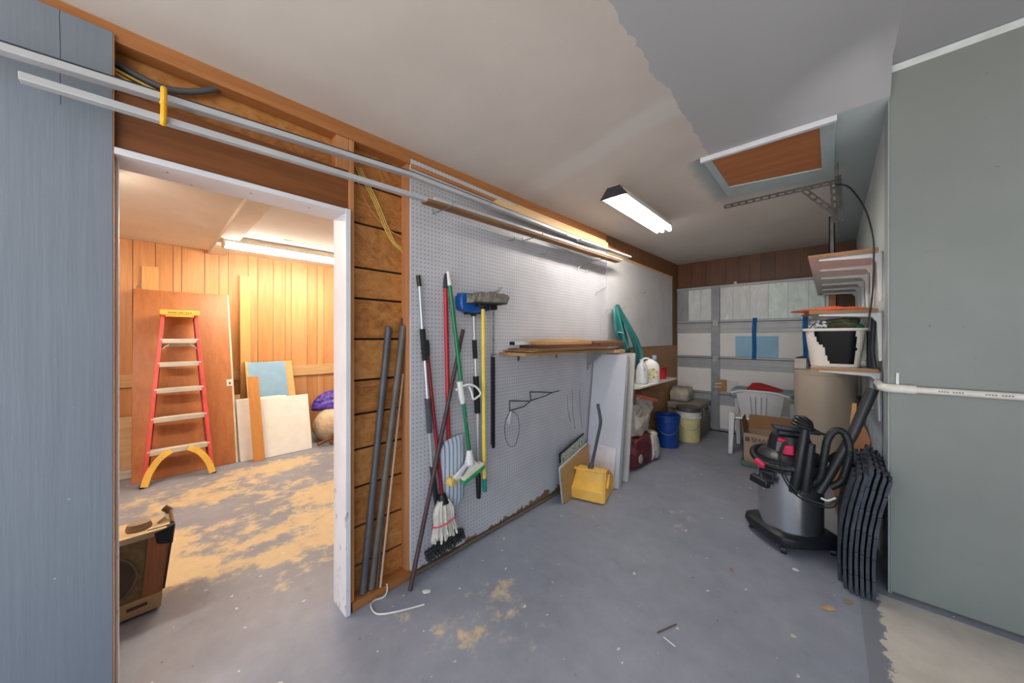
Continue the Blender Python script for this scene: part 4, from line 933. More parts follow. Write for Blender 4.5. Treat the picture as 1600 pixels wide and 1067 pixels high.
t = thing('storage_case', 'dull brown case with two metal latches on the floor beside the yellow bucket', 'case', (-1.5, 5.44, 0))
cs = paint('case_brown', (128, 116, 106), 0.55, var=0.06)
MB().span((-1.72, 5.16, 0.002), (-1.285, 5.70, 0.36)).build('body', cs, t, bevel=0.012)
MB().span((-1.725, 5.155, 0.365), (-1.28, 5.705, 0.455)).build('lid', paint('case_lid', (146, 134, 122), 0.55, var=0.05), t, bevel=0.014)
for y in (5.28, 5.58): MB().span((-1.282, y - 0.02, 0.28), (-1.268, y + 0.02, 0.40)).span((-1.27, y - 0.012, 0.31), (-1.258, y + 0.012, 0.33)).build('latch', M['steel'], t, bevel=0.003)
b = MB(); sack(b, (-1.60, 5.40, 0.555), (0.13, 0.16, 0.10), 31, 0.12); tag(b.build('bundle', sack_mat('bundle_cream', (196, 186, 170)), ang=80), 'cream cloth bundle on top of the brown case', 'bundle')

# ================================================================== ON THE GARAGE DOOR
tape = paint('painter_tape', (36, 132, 206), 0.6, var=0.08)
def strip(b, x0, x1, z0, z1, y, dx=0.0):
    b.grid(lambda u, v: (x0 + (x1 - x0) * u + dx * v + 0.004 * math.sin(v * 7), y - 0.003 * abs(noise.noise(V((v * 6, u, x0)))), z0 + (z1 - z0) * v), 2, 24)
    bmesh.ops.solidify(b.bm, geom=b.bm.faces[:], thickness=0.0015)
b = MB(); strip(b, -0.785, -0.735, 1.085, 1.655, 5.722, 0.01); tag(b.build('blue_tape', tape), 'blue tape strip down over the blue foam sheet on the garage door', 'tape')
b = MB(); strip(b, -0.245, -0.195, 1.06, 1.66, 5.722); tag(b.build('blue_tape', tape), 'blue tape strip on the garage door close to the wall shelves', 'tape')
tag(MB().span((-0.975, 5.724, 1.112), (-0.495, 5.745, 1.40)).build('foam_sheet', paint('foam_blue', (152, 196, 224), 0.7, var=0.03), bevel=0.002), 'light blue foam sheet taped to the middle of the garage door', 'foam sheet')
t = thing('cardboard_note', 'brown and white card stuck low on the garage door beside the centre stile', 'card', (-1.07, 5.74, 0.6))
MB().span((-1.20, 5.7215, 0.595), (-1.08, 5.7265, 0.765)).build('brown_part', paint('card_brown', (176, 130, 84), 0.7), t)
MB().span((-1.08, 5.722, 0.60), (-0.95, 5.727, 0.76)).build('white_part', paint('card_white', (222, 220, 216), 0.6), t)
b = MB().bar((-1.23, 5.719, 0.70), (-1.14, 5.719, 0.715), 0.003, 0.018).bar((-1.24, 5.719, 0.655), (-1.15, 5.719, 0.66), 0.003, 0.015); b.build('tape_piece', paint('card_tape', (206, 206, 200), 0.4), t)
tag(MB().blob((-0.98, 5.735, 2.165), (0.02, 0.018, 0.018), 0.2, 3, 5, 2).build('door_knob', M['white_plastic']), 'small pale knob on the head board above the garage door', 'knob')

# storage tote with teal lid behind the chair, red folder on top
t = thing('storage_tote', 'teal lidded storage tote behind the white chair', 'tote', (-0.62, 5.50, 0))
tl = paint('tote_teal', (132, 158, 166), 0.5, var=0.04)
MB().hexa([(-0.86, 5.38, 0.002), (-0.36, 5.38, 0.002), (-0.36, 5.66, 0.002), (-0.86, 5.66, 0.002), (-0.93, 5.34, 0.66), (-0.31, 5.34, 0.66), (-0.31, 5.70, 0.66), (-0.93, 5.70, 0.66)]).build('tub', paint('tote_grey', (170, 174, 178), 0.5), t, bevel=0.015)
MB().span((-0.96, 5.32, 0.66), (-0.29, 5.71, 0.70)).build('lid', tl, t, bevel=0.012)
rc = MB().hexa([(-0.80, 5.36, 0.703), (-0.42, 5.36, 0.703), (-0.42, 5.60, 0.703), (-0.80, 5.60, 0.703), (-0.74, 5.42, 0.79), (-0.44, 5.38, 0.712), (-0.44, 5.58, 0.712), (-0.66, 5.55, 0.785)])
tag(rc.build('red_cushion', paint('red_cloth', (176, 22, 34), 0.7), bevel=0.012), 'red wedge shaped cushion on the teal tote lid', 'cushion')

# white plastic chair, back toward us
ch = thing('plastic_chair', 'white plastic garden chair with slotted back facing the garage door', 'chair', (-0.58, 4.95, 0))
wpm = paint('chair_white', (208, 208, 210), 0.4, var=0.02)
cx, cy = -0.59, 4.76
nu, nv = 45, 16
slots = [14, 19, 25, 30]
mask = [[1] * nu for _ in range(nv)]
for v in range(3, 13):
    for s_ in slots: mask[v][s_] = 0
def backfn(u, v):
    a = (u / nu - 0.5) * 2; z = 0.43 + 0.33 * v / nv - 0.05 * abs(a) ** 3 * (v / nv)
    k = 0.18 + 0.045 * v / nv
    return (cx + a * k, cy + 0.05 * (1 - v / nv) + 0.07 * a * a, z), (0, -1, 0)
b = MB(); b.plate(mask, backfn, 0.012); b.build('backrest', wpm, ch, ang=50)
MB().tube([(cx + a * 0.265, cy + 0.07 * a * a, 0.762 - 0.05 * abs(a) ** 3) for a in [k / 10 - 1 for k in range(21)]], 0.013, 10).build('top_rail', wpm, ch)
for s in (-1, 1):
    MB().tube(smooth_path([(cx + s * 0.258, cy + 0.07, 0.72), (cx + s * 0.275, cy + 0.14, 0.67), (cx + s * 0.28, cy + 0.30, 0.635), (cx + s * 0.27, cy + 0.46, 0.625)], 5), [0.018] * 16, 10).build('armrest', wpm, ch)
    b = MB().hexa([(cx + s * 0.268 - 0.022, cy - 0.03, 0.002), (cx + s * 0.268 + 0.022, cy - 0.03, 0.002), (cx + s * 0.268 + 0.022, cy + 0.03, 0.002), (cx + s * 0.268 - 0.022, cy + 0.03, 0.002), (cx + s * 0.265 - 0.03, cy + 0.03, 0.48), (cx + s * 0.265 + 0.03, cy + 0.03, 0.48), (cx + s * 0.265 + 0.03, cy + 0.10, 0.48), (cx + s * 0.265 - 0.03, cy + 0.10, 0.48)])
    b.build('leg', wpm, ch, bevel=0.006)
    b = MB().hexa([(cx + s * 0.268 - 0.022, cy + 0.47, 0.002), (cx + s * 0.268 + 0.022, cy + 0.47, 0.002), (cx + s * 0.268 + 0.022, cy + 0.52, 0.002), (cx + s * 0.268 - 0.022, cy + 0.52, 0.002), (cx + s * 0.28 - 0.025, cy + 0.42, 0.63), (cx + s * 0.28 + 0.025, cy + 0.42, 0.63), (cx + s * 0.28 + 0.025, cy + 0.48, 0.63), (cx + s * 0.28 - 0.025, cy + 0.48, 0.63)])
    b.build('leg', wpm, ch, bevel=0.006)
MB().span((cx - 0.25, cy + 0.05, 0.405), (cx + 0.25, cy + 0.47, 0.43)).build('seat', wpm, ch, bevel=0.012)

# big beige drum
dr = thing('storage_drum', 'large beige cylindrical drum standing under the wall shelves', 'drum', (-0.035, 4.93, 0))
dm = paint('drum_beige', (196, 182, 164), 0.45, var=0.03, scale=2)
MB().lathe([(0.245, 0.002), (0.25, 0.02), (0.25, 1.02), (0.245, 1.035), (0.225, 1.045)], (-0.035, 4.93, 0), 64).build('drum_body', dm, dr)
MB().lathe([(0.252, 0.985), (0.255, 0.995), (0.252, 1.005)], (-0.035, 4.93, 0), 64, close_ends=False).build('hoop', dm, dr)
t = thing('small_carton', 'small white carton on top of the beige drum', 'carton', (-0.22, 4.86, 1.046))
MB().span((-0.275, 4.81, 1.047), (-0.175, 4.93, 1.155)).build('carton_body', paint('carton_white', (210, 202, 194), 0.6), t, bevel=0.002)
MB().prism([(-0.275, 4.81, 1.156), (-0.175, 4.81, 1.156), (-0.20, 4.81, 1.185), (-0.255, 4.81, 1.17)], (0, 0.008, 0)).build('flap', paint('carton_dark', (70, 62, 60), 0.7), t)
b = MB(); sack(b, (-0.12, 4.83, 1.105), (0.035, 0.05, 0.06), 41, 0.25); tag(b.build('dark_pouch', sack_mat('pouch_dark', (44, 46, 60), (22, 24, 34)), ang=80), 'dark crumpled pouch on the drum beside the white carton', 'pouch')

# cardboard box on a green crate
bxm = paint('carton_brown', (168, 144, 122), 0.75, var=0.05); bxi = paint('carton_inside', (140, 102, 68), 0.8, var=0.05)
gt = thing('plastic_crate', 'green plastic tray under the moving carton', 'tray', (-0.40, 4.45, 0))
BX0, BX1, BY0, BY1 = -0.68, -0.22, 4.40, 4.70
MB().span((BX0 - 0.01, BY0 - 0.03, 0.002), (BX1, BY1, 0.03)).span((BX0 - 0.02, BY0 - 0.04, 0.03), (BX1, BY0 - 0.025, 0.06)).span((BX0 - 0.02, BY0 - 0.04, 0.03), (BX0 - 0.005, BY1, 0.06)).build('tray_body', paint('tray_green', (92, 116, 100), 0.5, var=0.08), gt, bevel=0.004)
t = thing('cardboard_box', 'open brown cardboard box marked SMALL in front of the plastic chair', 'box', (-0.45, 4.55, 0.03))
zb, zt = 0.032, 0.352
def wall_(p0, p1, z0, z1, th=0.005):
    d = (V(p1) - V(p0)).normalized(); n_ = V((-d.y, d.x, 0)) * th
    return [(p0[0], p0[1], z0), (p1[0], p1[1], z0), (p1[0] + n_.x, p1[1] + n_.y, z0), (p0[0] + n_.x, p0[1] + n_.y, z0), (p0[0], p0[1], z1), (p1[0], p1[1], z1), (p1[0] + n_.x, p1[1] + n_.y, z1), (p0[0] + n_.x, p0[1] + n_.y, z1)]
b = MB().hexa(wall_((BX0, BY0), (BX1, BY0), zb, zt)).hexa(wall_((BX1, BY0), (BX1, BY1), zb, zt)).hexa(wall_((BX0, BY1), (BX0, BY0), zb, zt)).hexa(wall_((BX1, BY1), (BX0, BY1), zb, zt)).span((BX0, BY0, zb), (BX1, BY1, zb + 0.005))
b.build('carton_body', bxm, t)
MB().hexa([(BX0, BY1 - .005, zt), (BX1, BY1 - .005, zt), (BX1, BY1, zt), (BX0, BY1, zt), (BX0 + .01, BY1 + .02, zt + .15), (BX1 - .01, BY1 + .02, zt + .15), (BX1 - .01, BY1 + .025, zt + .15), (BX0 + .01, BY1 + .025, zt + .15)]).build('flap', bxi, t)
MB().hexa([(BX0, BY0, zt), (BX0 + .005, BY0, zt), (BX0 + .005, BY1, zt), (BX0, BY1, zt), (BX0 - .03, BY0 + .06, zt + .12), (BX0 - .025, BY0 + .06, zt + .12), (BX0 - .025, BY1, zt + .15), (BX0 - .03, BY1, zt + .15)]).build('flap', bxi, t)
fc = bpy.data.curves.new('printed_word', 'FONT'); fc.body = 'SMALL'; fc.size = 0.068; fc.extrude = 0.0004
fo = bpy.data.objects.new('tmp_word', fc); COL.objects.link(fo); bpy.context.view_layer.update()
me = bpy.data.meshes.new_from_object(fo.evaluated_get(bpy.context.evaluated_depsgraph_get())); bpy.data.objects.remove(fo)
ink = paint('carton_ink', (92, 80, 74), 0.8)
me.materials.clear(); me.materials.append(ink)
wo = bpy.data.objects.new('printed_word', me); COL.objects.link(wo); wo.parent = t
wo.location = V((BX0 + 0.075, BY0 - 0.006, 0.268)) - V(t.location); wo.rotation_euler = (PI / 2, 0, 0)
MB().span((BX0 + 0.02, BY0 - 0.0065, 0.268), (BX0 + 0.06, BY0 - 0.0055, 0.316)).build('printed_mark', ink, t)
MB().span((BX0 + 0.12, BY0 - 0.0065, 0.165), (BX0 + 0.23, BY0 - 0.0055, 0.19)).build('hand_hole', paint('hole_dark', (60, 46, 38), 0.9), t)

# flattened cardboard and a stake behind the vacuum
kb = paint('kraft', (178, 128, 92), 0.8, var=0.06)
tag(MB().box((0.13, 3.95, 0.34), (0.012, 0.44, 0.66), (0.25, 0.22, 0.15)).build('flat_cardboard', kb), 'flattened brown cardboard leaning on the wall behind the black vacuum wand', 'cardboard')
tag(MB().box((0.09, 3.78, 0.25), (0.010, 0.36, 0.48), (0.3, 0.20, 0.1)).build('flat_cardboard', paint('kraft_dark', (150, 106, 70), 0.8, var=0.06)), 'darker brown cardboard piece in front of the larger one', 'cardboard')
tag(MB().bar((0.10, 4.12, 0.003), (0.17, 4.26, 0.80), 0.035, 0.014).build('wood_stake', M['pine']), 'pale pointed wood stake leaning by the beige drum', 'stake')
tag(MB().box((0.185, 4.38, 0.42), (0.05, 0.30, 0.83), (0, 0.05, 0)).build('dark_plank', paint('dark_maroon', (44, 30, 30), 0.7), bevel=0.004), 'dark panel standing by the beige drum', 'panel')  # one even dark maroon over the whole plank

# ================================================================== WALL SHELVES WITH WHITE BRACKETS
SH = [(1.90, -0.10, 'upper'), (1.535, -0.095, 'middle'), (1.165, -0.09, 'lower')]
shw = paint('shelf_white', (214, 212, 210), 0.5, var=0.02); shed = wood('shelf_edge', (176, 128, 88), (140, 96, 60), 'X')
for z, x0, nm in SH:
    t = thing('wall_shelf', {'upper': 'empty topmost white wall shelf', 'middle': 'middle wall shelf under the orange net', 'lower': 'lowest wall shelf carrying the white bin'}[nm], 'shelf', (0.06, 4.3, z))
    MB().span((x0, 3.0, z), (0.218, 5.66 if nm == 'upper' else 4.6, z + 0.019)).build('shelf_board', shw, t)
    MB().span((x0 - 0.001, 2.990, z - 0.001), (0.2185, 3.0, z + 0.020)).build('front_edge', shed, t)
br = paint('bracket_white', (226, 228, 230), 0.4, var=0.01)
def bracket_mesh(y, z, L=0.27):
    b = MB(); pr = [(0.2385, z - 0.30), (0.222, z - 0.30), (0.214, z - 0.06), (0.19, z - 0.028), (0.22 - L, z - 0.014), (0.22 - L, z - 0.001), (0.2385, z - 0.001)]
    b.prism([(x, y - 0.011, zz) for x, zz in pr], (0, 0.022, 0)); return b
o_ = ['nearest', 'second', 'third', 'fourth', 'fifth', 'farthest']
b0 = tag(bracket_mesh(3.06, 1.90).build('shelf_bracket', br, bevel=0.004), 'nearest of the white brackets under the topmost wall shelf', 'bracket', 'brackets under the topmost wall shelf')
for k in range(1, 6):
    c = copy_tree(b0, (0, 0.47 * k, 0), '%s of the white brackets under the topmost wall shelf, counted from the camera' % o_[k])
for z, nm in ((1.535, 'the middle wall shelf'), (1.165, 'the lowest wall shelf')):
    c = copy_tree(b0, (0, 0, z - 1.90), 'near white bracket under ' + nm); c['group'] = 'brackets under ' + nm
    c = copy_tree(b0, (0, 0.5, z - 1.90), 'far white bracket under ' + nm); c['group'] = 'brackets under ' + nm
# ribbed white panel below the lower shelf
nt = None
b = MB(); n = 15
b.grid(lambda u, v: (0.2385 - 0.010 * (0.5 + 0.5 * math.sin(u * 2 * PI * 9)), 3.02 + 1.25 * u, 0.55 + 0.62 * v), 108, 1)
bmesh.ops.solidify(b.bm, geom=b.bm.faces[:], thickness=0.001)
tag(b.build('ribbed_sheet', paint('ribbed_white', (206, 216, 226), 0.5)), 'ribbed white panel on the wall below the lowest shelf', 'panel')
# orange net on the middle shelf
nt = NT('orange_mesh'); n = nt.noise(22, 5, None, 0.6, 1.0)
om = nt.out(nt.ramp(n, [(0.32, lin((196, 84, 40))), (0.55, lin((236, 108, 58))), (0.72, lin((246, 176, 140)))]), 0.5)
b = MB()
def on_(u, v, k):
    e = (1 - abs(2 * u - 1) ** 6) * (1 - abs(2 * v - 1) ** 6)
    x = -0.15 + 0.36 * u - (0.02 * math.sin(v * 9)); y = 2.97 + 0.75 * v + 0.03 * math.sin(u * 7)
    z = 1.556 + k * e * (0.018 + 0.05 * abs(noise.noise(V((u * 4, v * 5, 3)))) + 0.016 * math.sin(PI * u))
    z = 1.5565 + max(0.0, z - 1.5565) * 0.62
    if u < 0.06 and v < 0.3: x -= 0.03 * (0.06 - u) / 0.06
    return (x, y, z)
b.grid(lambda u, v: on_(u, v, 1), 40, 40); b.grid(lambda u, v: on_(u, v, 0.05), 40, 40)
bmesh.ops.remove_doubles(b.bm, verts=b.bm.verts, dist=0.0008)
tag(b.build('orange_net', om, ang=80), 'crumpled orange netting spread over the middle wall shelf', 'netting')
# white bin with black patch on the lower shelf
bn = thing('storage_bin', 'white tapered bin with jagged black patch on the lowest wall shelf', 'bin', (0.03, 3.22, 1.185))
wb = paint('bin_white', (222, 212, 202), 0.4, var=0.02)
BC = V((0.027, 3.19, 1.186))
MB().lathe([(0.118, 0.0), (0.122, 0.006), (0.148, 0.235), (0.162, 0.238), (0.164, 0.252), (0.150, 0.254), (0.143, 0.238), (0.116, 0.01)], BC, 56, 1.0, 1.12, 4.0).build('bin_body', wb, bn)
def surf(a, z, off):
    r = 0.122 + (0.148 - 0.122) * (z / 0.235) + off; ca, sa = math.cos(a), math.sin(a); q = (abs(ca) ** 4 + abs(sa) ** 4) ** (-0.25)
    return BC + V((r * q * ca, r * q * sa * 1.12, z))
NA, NZ = 24, 12
pm_ = []
lefts = [9, 8, 8, 7, 7, 7, 6, 4, 3, 3, 2, 2, 2]; rights = [22, 22, 22, 22, 22, 23, 22, 22, 22, 22, 21, 21, 21]
for v in range(NZ): pm_.append([1 if lefts[v] <= u < rights[v] else 0 for u in range(NA)])
def patchfn(u, v):
    x = -0.86 + 1.78 * u / NA    # along the front, -X to +X
    a = -PI / 2 + math.atan2(x * 0.98, 1.0) ; z = 0.022 + 0.212 * v / NZ
    p = surf(a, z, 0.0015); n_ = V((math.cos(a), math.sin(a), 0)); return p, n_
b = MB(); b.plate(pm_, patchfn, 0.002); b.build('black_patch', paint('gloss_black', (8, 9, 12), 0.3, **{'Specular IOR Level': 0.12}), bn, ang=60)
b = MB(); sack(b, BC + V((0.03, -0.02, 0.262)), (0.085, 0.12, 0.05), 51, 0.3); tag(b.build('cloth_heap', sack_mat('cloth_olive', (86, 92, 66), (66, 48, 36)), ang=80), 'brown and green cloth heap in the white bin', 'cloth')
b = MB(); sack(b, BC + V((-0.075, -0.06, 0.268)), (0.045, 0.07, 0.04), 53, 0.3)
nt = NT('spotted_cloth'); sp = nt.out(nt.ramp(nt.noise(60, 2), [(0.46, lin((214, 214, 214))), (0.56, lin((70, 72, 78)))]), 0.8)
tag(b.build('spotted_cloth', sp, ang=80), 'white cloth with dark spots in the near corner of the white bin', 'cloth')
tag(MB().blob(BC + V((0.11, -0.09, 0.262)), (0.028, 0.04, 0.016), 0.2, 3, 2, 3).build('green_rag', paint('rag_green', (24, 120, 84), 0.7)), 'bright green rag at the rim of the white bin by the wall', 'cloth')
tag(MB().tube([(0.205, 3.05, 1.19), (0.195, 3.06, 1.30), (0.205, 3.08, 1.50)], 0.012, 10).build('dark_tube', M['dark']), 'dark upright tube between the white bin and the wall', 'tube')
tag(MB().span((0.18, 3.12, 1.186), (0.213, 3.22, 1.42)).build('dark_folder', paint('folder_slate', (48, 54, 60), 0.6), bevel=0.004), 'slate folder wedged between the white bin and the wall', 'folder')

# ================================================================== PVC PIPE, CABLE, ANGLE IRON
pv = thing('pvc_pipe', 'white plastic pipe running round the wall corner at mid height', 'pipe', (0.24, 2.72, 1.08))
pvc = paint('pvc_white', (216, 212, 204), 0.35, var=0.05, scale=20)
MB().cyl((0.28, 2.712, 1.107), (3.2, 2.712, 1.107), 0.0165, n=20).build('long_run', pvc, pv)
MB().cyl((0.216, 2.80, 1.107), (0.216, 3.62, 1.107), 0.0145, n=20).build('short_run', pvc, pv)
b = MB().tube(smooth_path([(0.33, 2.712, 1.107), (0.27, 2.712, 1.107), (0.228, 2.716, 1.107), (0.216, 2.745, 1.107), (0.216, 2.80, 1.107)], 6), 0.0225, 20)
b.build('elbow', pvc, pv)
MB().cyl((0.216, 2.98, 1.107), (0.216, 3.05, 1.107), 0.0185, n=20).build('coupling', pvc, pv)
ptxt = MB()
for x0 in (0.40, 0.54, 0.86):
    for k in range(9):
        if k != 4: ptxt.span((x0 + k * 0.009, 2.6948, 1.106), (x0 + k * 0.009 + 0.006, 2.6958, 1.111))
ptxt.build('printing', paint('pipe_print', (96, 92, 88), 0.6), pv)
tag(MB().span((0.262, 2.722, 1.12), (0.272, 2.734, 1.19)).cyl((0.267, 2.716, 1.185), (0.267, 2.735, 1.185), 0.006, n=8).build('pipe_strap', M['white']), 'small white strap above the pipe elbow at the corner', 'strap')

ab = thing('slotted_angle', 'perforated steel angle hanger with diagonal brace under the ceiling', 'angle iron', (-0.25, 3.42, 2.5))
def slotted(b, p0, p1, w, th, nrm, pitch=0.05):
    """flat slotted bar: two edge rails plus cross webs leave the slots open"""
    p0, p1, nrm = V(p0), V(p1), V(nrm).normalized(); d = (p1 - p0).normalized(); s = nrm.cross(d).normalized(); L = (p1 - p0).length
    for k in (-1, 1):
        o = s * (w / 2 - w * 0.15) * k; b.bar(p0 + o, p1 + o, th, w * 0.3, s)
    n_ = max(2, int(L / pitch))
    for i in range(n_ + 1):
        q = p0 + d * (L * i / n_); q0 = q - d * 0.009; q1 = q + d * 0.009; b.bar(q0, q1, th, w * 0.5, s)
gal = paint('galv_dull', (86, 84, 80), 0.5, 0.6, var=0.12, scale=16)
b = MB(); slotted(b, (-0.66, 3.42, 2.515), (0.06, 3.42, 2.515), 0.035, 0.003, (0, -1, 0)); b.bar((-0.66, 3.437, 2.532), (0.06, 3.437, 2.532), 0.003, 0.035, (0, 1, 0)); b.build('arm', gal, ab)
b = MB(); slotted(b, (-0.14, 3.415, 2.505), (0.03, 3.415, 2.29), 0.04, 0.003, (0, -1, 0)); b.build('brace', gal, ab)
b = MB(); slotted(b, (0.025, 3.41, 2.52), (0.04, 3.41, 2.22), 0.045, 0.003, (0, -1, 0)); b.bar((0.048, 3.428, 2.56), (0.062, 3.428, 2.22), 0.003, 0.035, (1, 0, 0)); b.build('upright', gal, ab)
MB().span((0.045, 3.40, 2.515), (0.05, 3.44, zc(0.045, 3.42) + 0.003)).build('hanger', gal, ab)
b = MB().span((0.0, 3.425, 1.921), (0.032, 3.431, 2.27)).span((0.0, 3.425, 1.921), (0.006, 3.45, 2.27)).span((0.026, 3.425, 1.921), (0.032, 3.45, 2.27)); b.build('channel', gal, ab)
tag(MB().tube(smooth_path([(0.035, 3.40, 2.49), (0.10, 3.25, 2.40), (0.165, 3.10, 2.20), (0.192, 2.985, 2.0), (0.197, 2.975, 1.85), (0.192, 2.975, 1.65), (0.178, 2.972, 1.50), (0.172, 2.975, 1.44)], 6), 0.0048, 8).build('cable', M['black']), 'black cable drooping from the steel angle past the wall shelves', 'cable')
tag(MB().span((-0.06, 5.62, 1.921), (0.0, 5.70, 2.04)).span((0.08, 5.65, 1.921), (0.16, 5.72, 2.30)).build('dark_blocks', M['black']), 'dark bracket blocks at the far end of the topmost wall shelf', 'bracket')

# ================================================================== WET AND DRY VACUUM
VC = V((-0.195, 2.985, 0))
vt = thing('shop_vacuum', 'stainless steel drum vacuum with black head, pink red latches and black hose', 'vacuum cleaner', VC)
blk = paint('vac_black', (30, 32, 37), 0.42, var=0.08)
nt = NT('brushed_steel'); n = nt.noise(3, 4, nt.mapping((2, 2, 60)), 0.6)
stl = nt.out(nt.ramp(n, [(0.3, lin((188, 190, 194))), (0.7, lin((198, 200, 204)))]), 0.24, 0.95)
def vp(x, y, z): return VC + V((x, y, z))
# base: square plate with cut corners, one corner toward us
b = MB().lathe([(0.185, 0.048), (0.205, 0.052), (0.212, 0.075), (0.206, 0.105), (0.185, 0.118), (0.175, 0.122)], (0, 0, 0), 64, 1, 1, 4.5)
bmesh.ops.rotate(b.bm, verts=b.bm.verts, cent=(0, 0, 0), matrix=Matrix.Rotation(math.radians(42), 3, 'Z'))
for v in b.bm.verts: v.co = V((v.co.x * 1.0, v.co.y * 0.92, v.co.z)) + VC
b.build('base', blk, vt)
for (x, y) in ((-0.215, 0.02), (-0.015, -0.205), (0.215, -0.02), (0.015, 0.205)):
    c = MB().tube([vp(x, y, 0.085), vp(x, y, 0.05)], [0.03, 0.024], 12).build('caster', blk, vt)
    MB().cyl(vp(x - 0.013, y - 0.008, 0.0265), vp(x + 0.013, y - 0.008, 0.0265), 0.026, n=18).build('wheel', M['black'], c)
MB().lathe([(0.168, 0.112), (0.174, 0.118), (0.174, 0.505), (0.170, 0.51)], VC, 64).build('drum', stl, vt)
MB().lathe([(0.177, 0.49), (0.186, 0.495), (0.188, 0.535), (0.184, 0.56), (0.15, 0.575)], VC, 56).build('collar', paint('vac_slate', (54, 62, 70), 0.4), vt)
MB().lathe([(0.182, 0.56), (0.183, 0.575), (0.165, 0.60), (0.125, 0.62), (0.112, 0.69), (0.10, 0.72), (0.05, 0.735)], VC, 48).build('head', blk, vt)
# hose wrapped round the collar
def ring(a0, a1, r, z, n_=26): return [vp(r * math.cos(a0 + (a1 - a0) * k / n_), r * math.sin(a0 + (a1 - a0) * k / n_), z + 0.02 * math.sin(2 * PI * k / n_)) for k in range(n_ + 1)]
def corrug(b, pts, r):
    L = []; P = [V(p) for p in pts]
    for a, c in zip(P, P[1:]):
        m = max(1, int((c - a).length / 0.006))
        for i in range(m): L.append(lerp(a, c, i / m))
    L.append(P[-1]); b.tube(L, [r * (1.0 if i % 2 else 0.90) for i in range(len(L))], 14); return b
hz = paint('hose_black', (26, 28, 32), 0.5)
b = MB(); corrug(b, ring(PI * 0.62, PI * 1.62, 0.205, 0.555), 0.021); b.build('hose_wrap', hz, vt)
b = MB(); corrug(b, smooth_path([vp(0.10, -0.15, 0.44), vp(0.155, -0.17, 0.52), vp(0.175, -0.17, 0.66), vp(0.19, -0.16, 0.76), vp(0.225, -0.14, 0.815), vp(0.265, -0.13, 0.80), vp(0.285, -0.13, 0.72), vp(0.275, -0.14, 0.62), vp(0.25, -0.15, 0.52), vp(0.20, -0.16, 0.47)], 8), 0.021); b.build('hose_loop', hz, vt)
b = MB(); corrug(b, smooth_path([vp(0.19, -0.05, 0.60), vp(0.235, -0.06, 0.655), vp(0.27, -0.08, 0.66), vp(0.28, -0.1, 0.62)], 8), 0.018); b.build('hose_end', hz, vt)
# wand, nozzle and upright tools clipped to the front
MB().tube([vp(0.15, -0.15, 0.42), vp(0.20, -0.13, 0.54), vp(0.30, -0.10, 0.80), vp(0.385, -0.06, 1.075)], [0.024, 0.025, 0.0255, 0.028], 18).build('wand', paint('wand_black', (40, 43, 48), 0.45), vt)
MB().tube([vp(0.03, -0.19, 0.40), vp(0.05, -0.20, 0.52), vp(0.075, -0.19, 0.72), vp(0.085, -0.17, 0.80)], [0.025, 0.027, 0.024, 0.022], 16).build('crevice_tool', blk, vt)
MB().tube([vp(0.085, -0.18, 0.42), vp(0.10, -0.19, 0.56), vp(0.115, -0.18, 0.72)], [0.028, 0.026, 0.022], 16).build('extension_tube', blk, vt)
b = MB()
for k in range(3):
    b.tube([vp(0.075 + (0.050 - 0.008 * k) * math.cos(a), -0.15 + 0.034 * math.sin(a), 0.818 + 0.019 * k - 0.014 * math.cos(a)) for a in [2 * PI * i / 20 for i in range(20)]], 0.011, 8, closed=True)
b.blob(vp(0.085, -0.15, 0.835), (0.04, 0.026, 0.034), 0.12, 3, 4, 3)
b.tube(smooth_path([vp(0.11, -0.16, 0.84), vp(0.085, -0.19, 0.875), vp(0.055, -0.16, 0.868), vp(0.04, -0.16, 0.84)], 5), 0.012, 10)
b.build('coiled_cord', M['black'], vt)
b = MB(); b.tube(smooth_path([vp(-0.01, -0.165, 0.71), vp(-0.03, -0.20, 0.62), vp(-0.01, -0.215, 0.50), vp(0.07, -0.22, 0.40), vp(0.19, -0.20, 0.375), vp(0.235, -0.19, 0.44)], 8), 0.0055, 8)
b.tube(smooth_path([vp(-0.02, -0.165, 0.70), vp(-0.042, -0.20, 0.61), vp(-0.02, -0.215, 0.49), vp(0.06, -0.22, 0.385), vp(0.20, -0.20, 0.36), vp(0.25, -0.19, 0.45)], 8), 0.005, 8)
b.build('power_cord', M['black'], vt)
MB().tube(smooth_path([vp(0.16, -0.20, 0.405), vp(0.19, -0.205, 0.402), vp(0.225, -0.195, 0.425)], 4), 0.006, 8).build('cord_tie', M['white_plastic'], vt)
# carry handle on top, latches, side handle
MB().bar(vp(-0.085, -0.11, 0.785), vp(0.15, -0.03, 0.765), 0.06, 0.03).bar(vp(-0.06, -0.09, 0.745), vp(0.10, -0.03, 0.735), 0.05, 0.03).build('carry_handle', paint('vac_handle', (44, 49, 56), 0.38), vt, bevel=0.009)
MB().bar(vp(0.05, -0.08, 0.80), vp(0.20, -0.05, 0.755), 0.03, 0.014).build('handle_bar', blk, vt, bevel=0.004)
pk = paint('latch_pink', (226, 48, 92), 0.4)
MB().box(vp(0.0, -0.135, 0.645), (0.062, 0.03, 0.062), (0.1, 0, 0.05)).build('latch', pk, vt, bevel=0.008)
MB().box(vp(-0.03, -0.115, 0.70), (0.05, 0.03, 0.02), (0.2, 0.2, 0)).build('switch', pk, vt, bevel=0.005)
MB().box(vp(-0.145, -0.175, 0.535), (0.066, 0.03, 0.036), (0.2, 0.35, -0.6)).build('latch', pk, vt, bevel=0.008)
MB().box(vp(-0.045, -0.122, 0.655), (0.034, 0.02, 0.07), (0.1, 0.1, 0)).build('switch_plate', paint('plate_grey', (120, 124, 128), 0.5), vt, bevel=0.004)
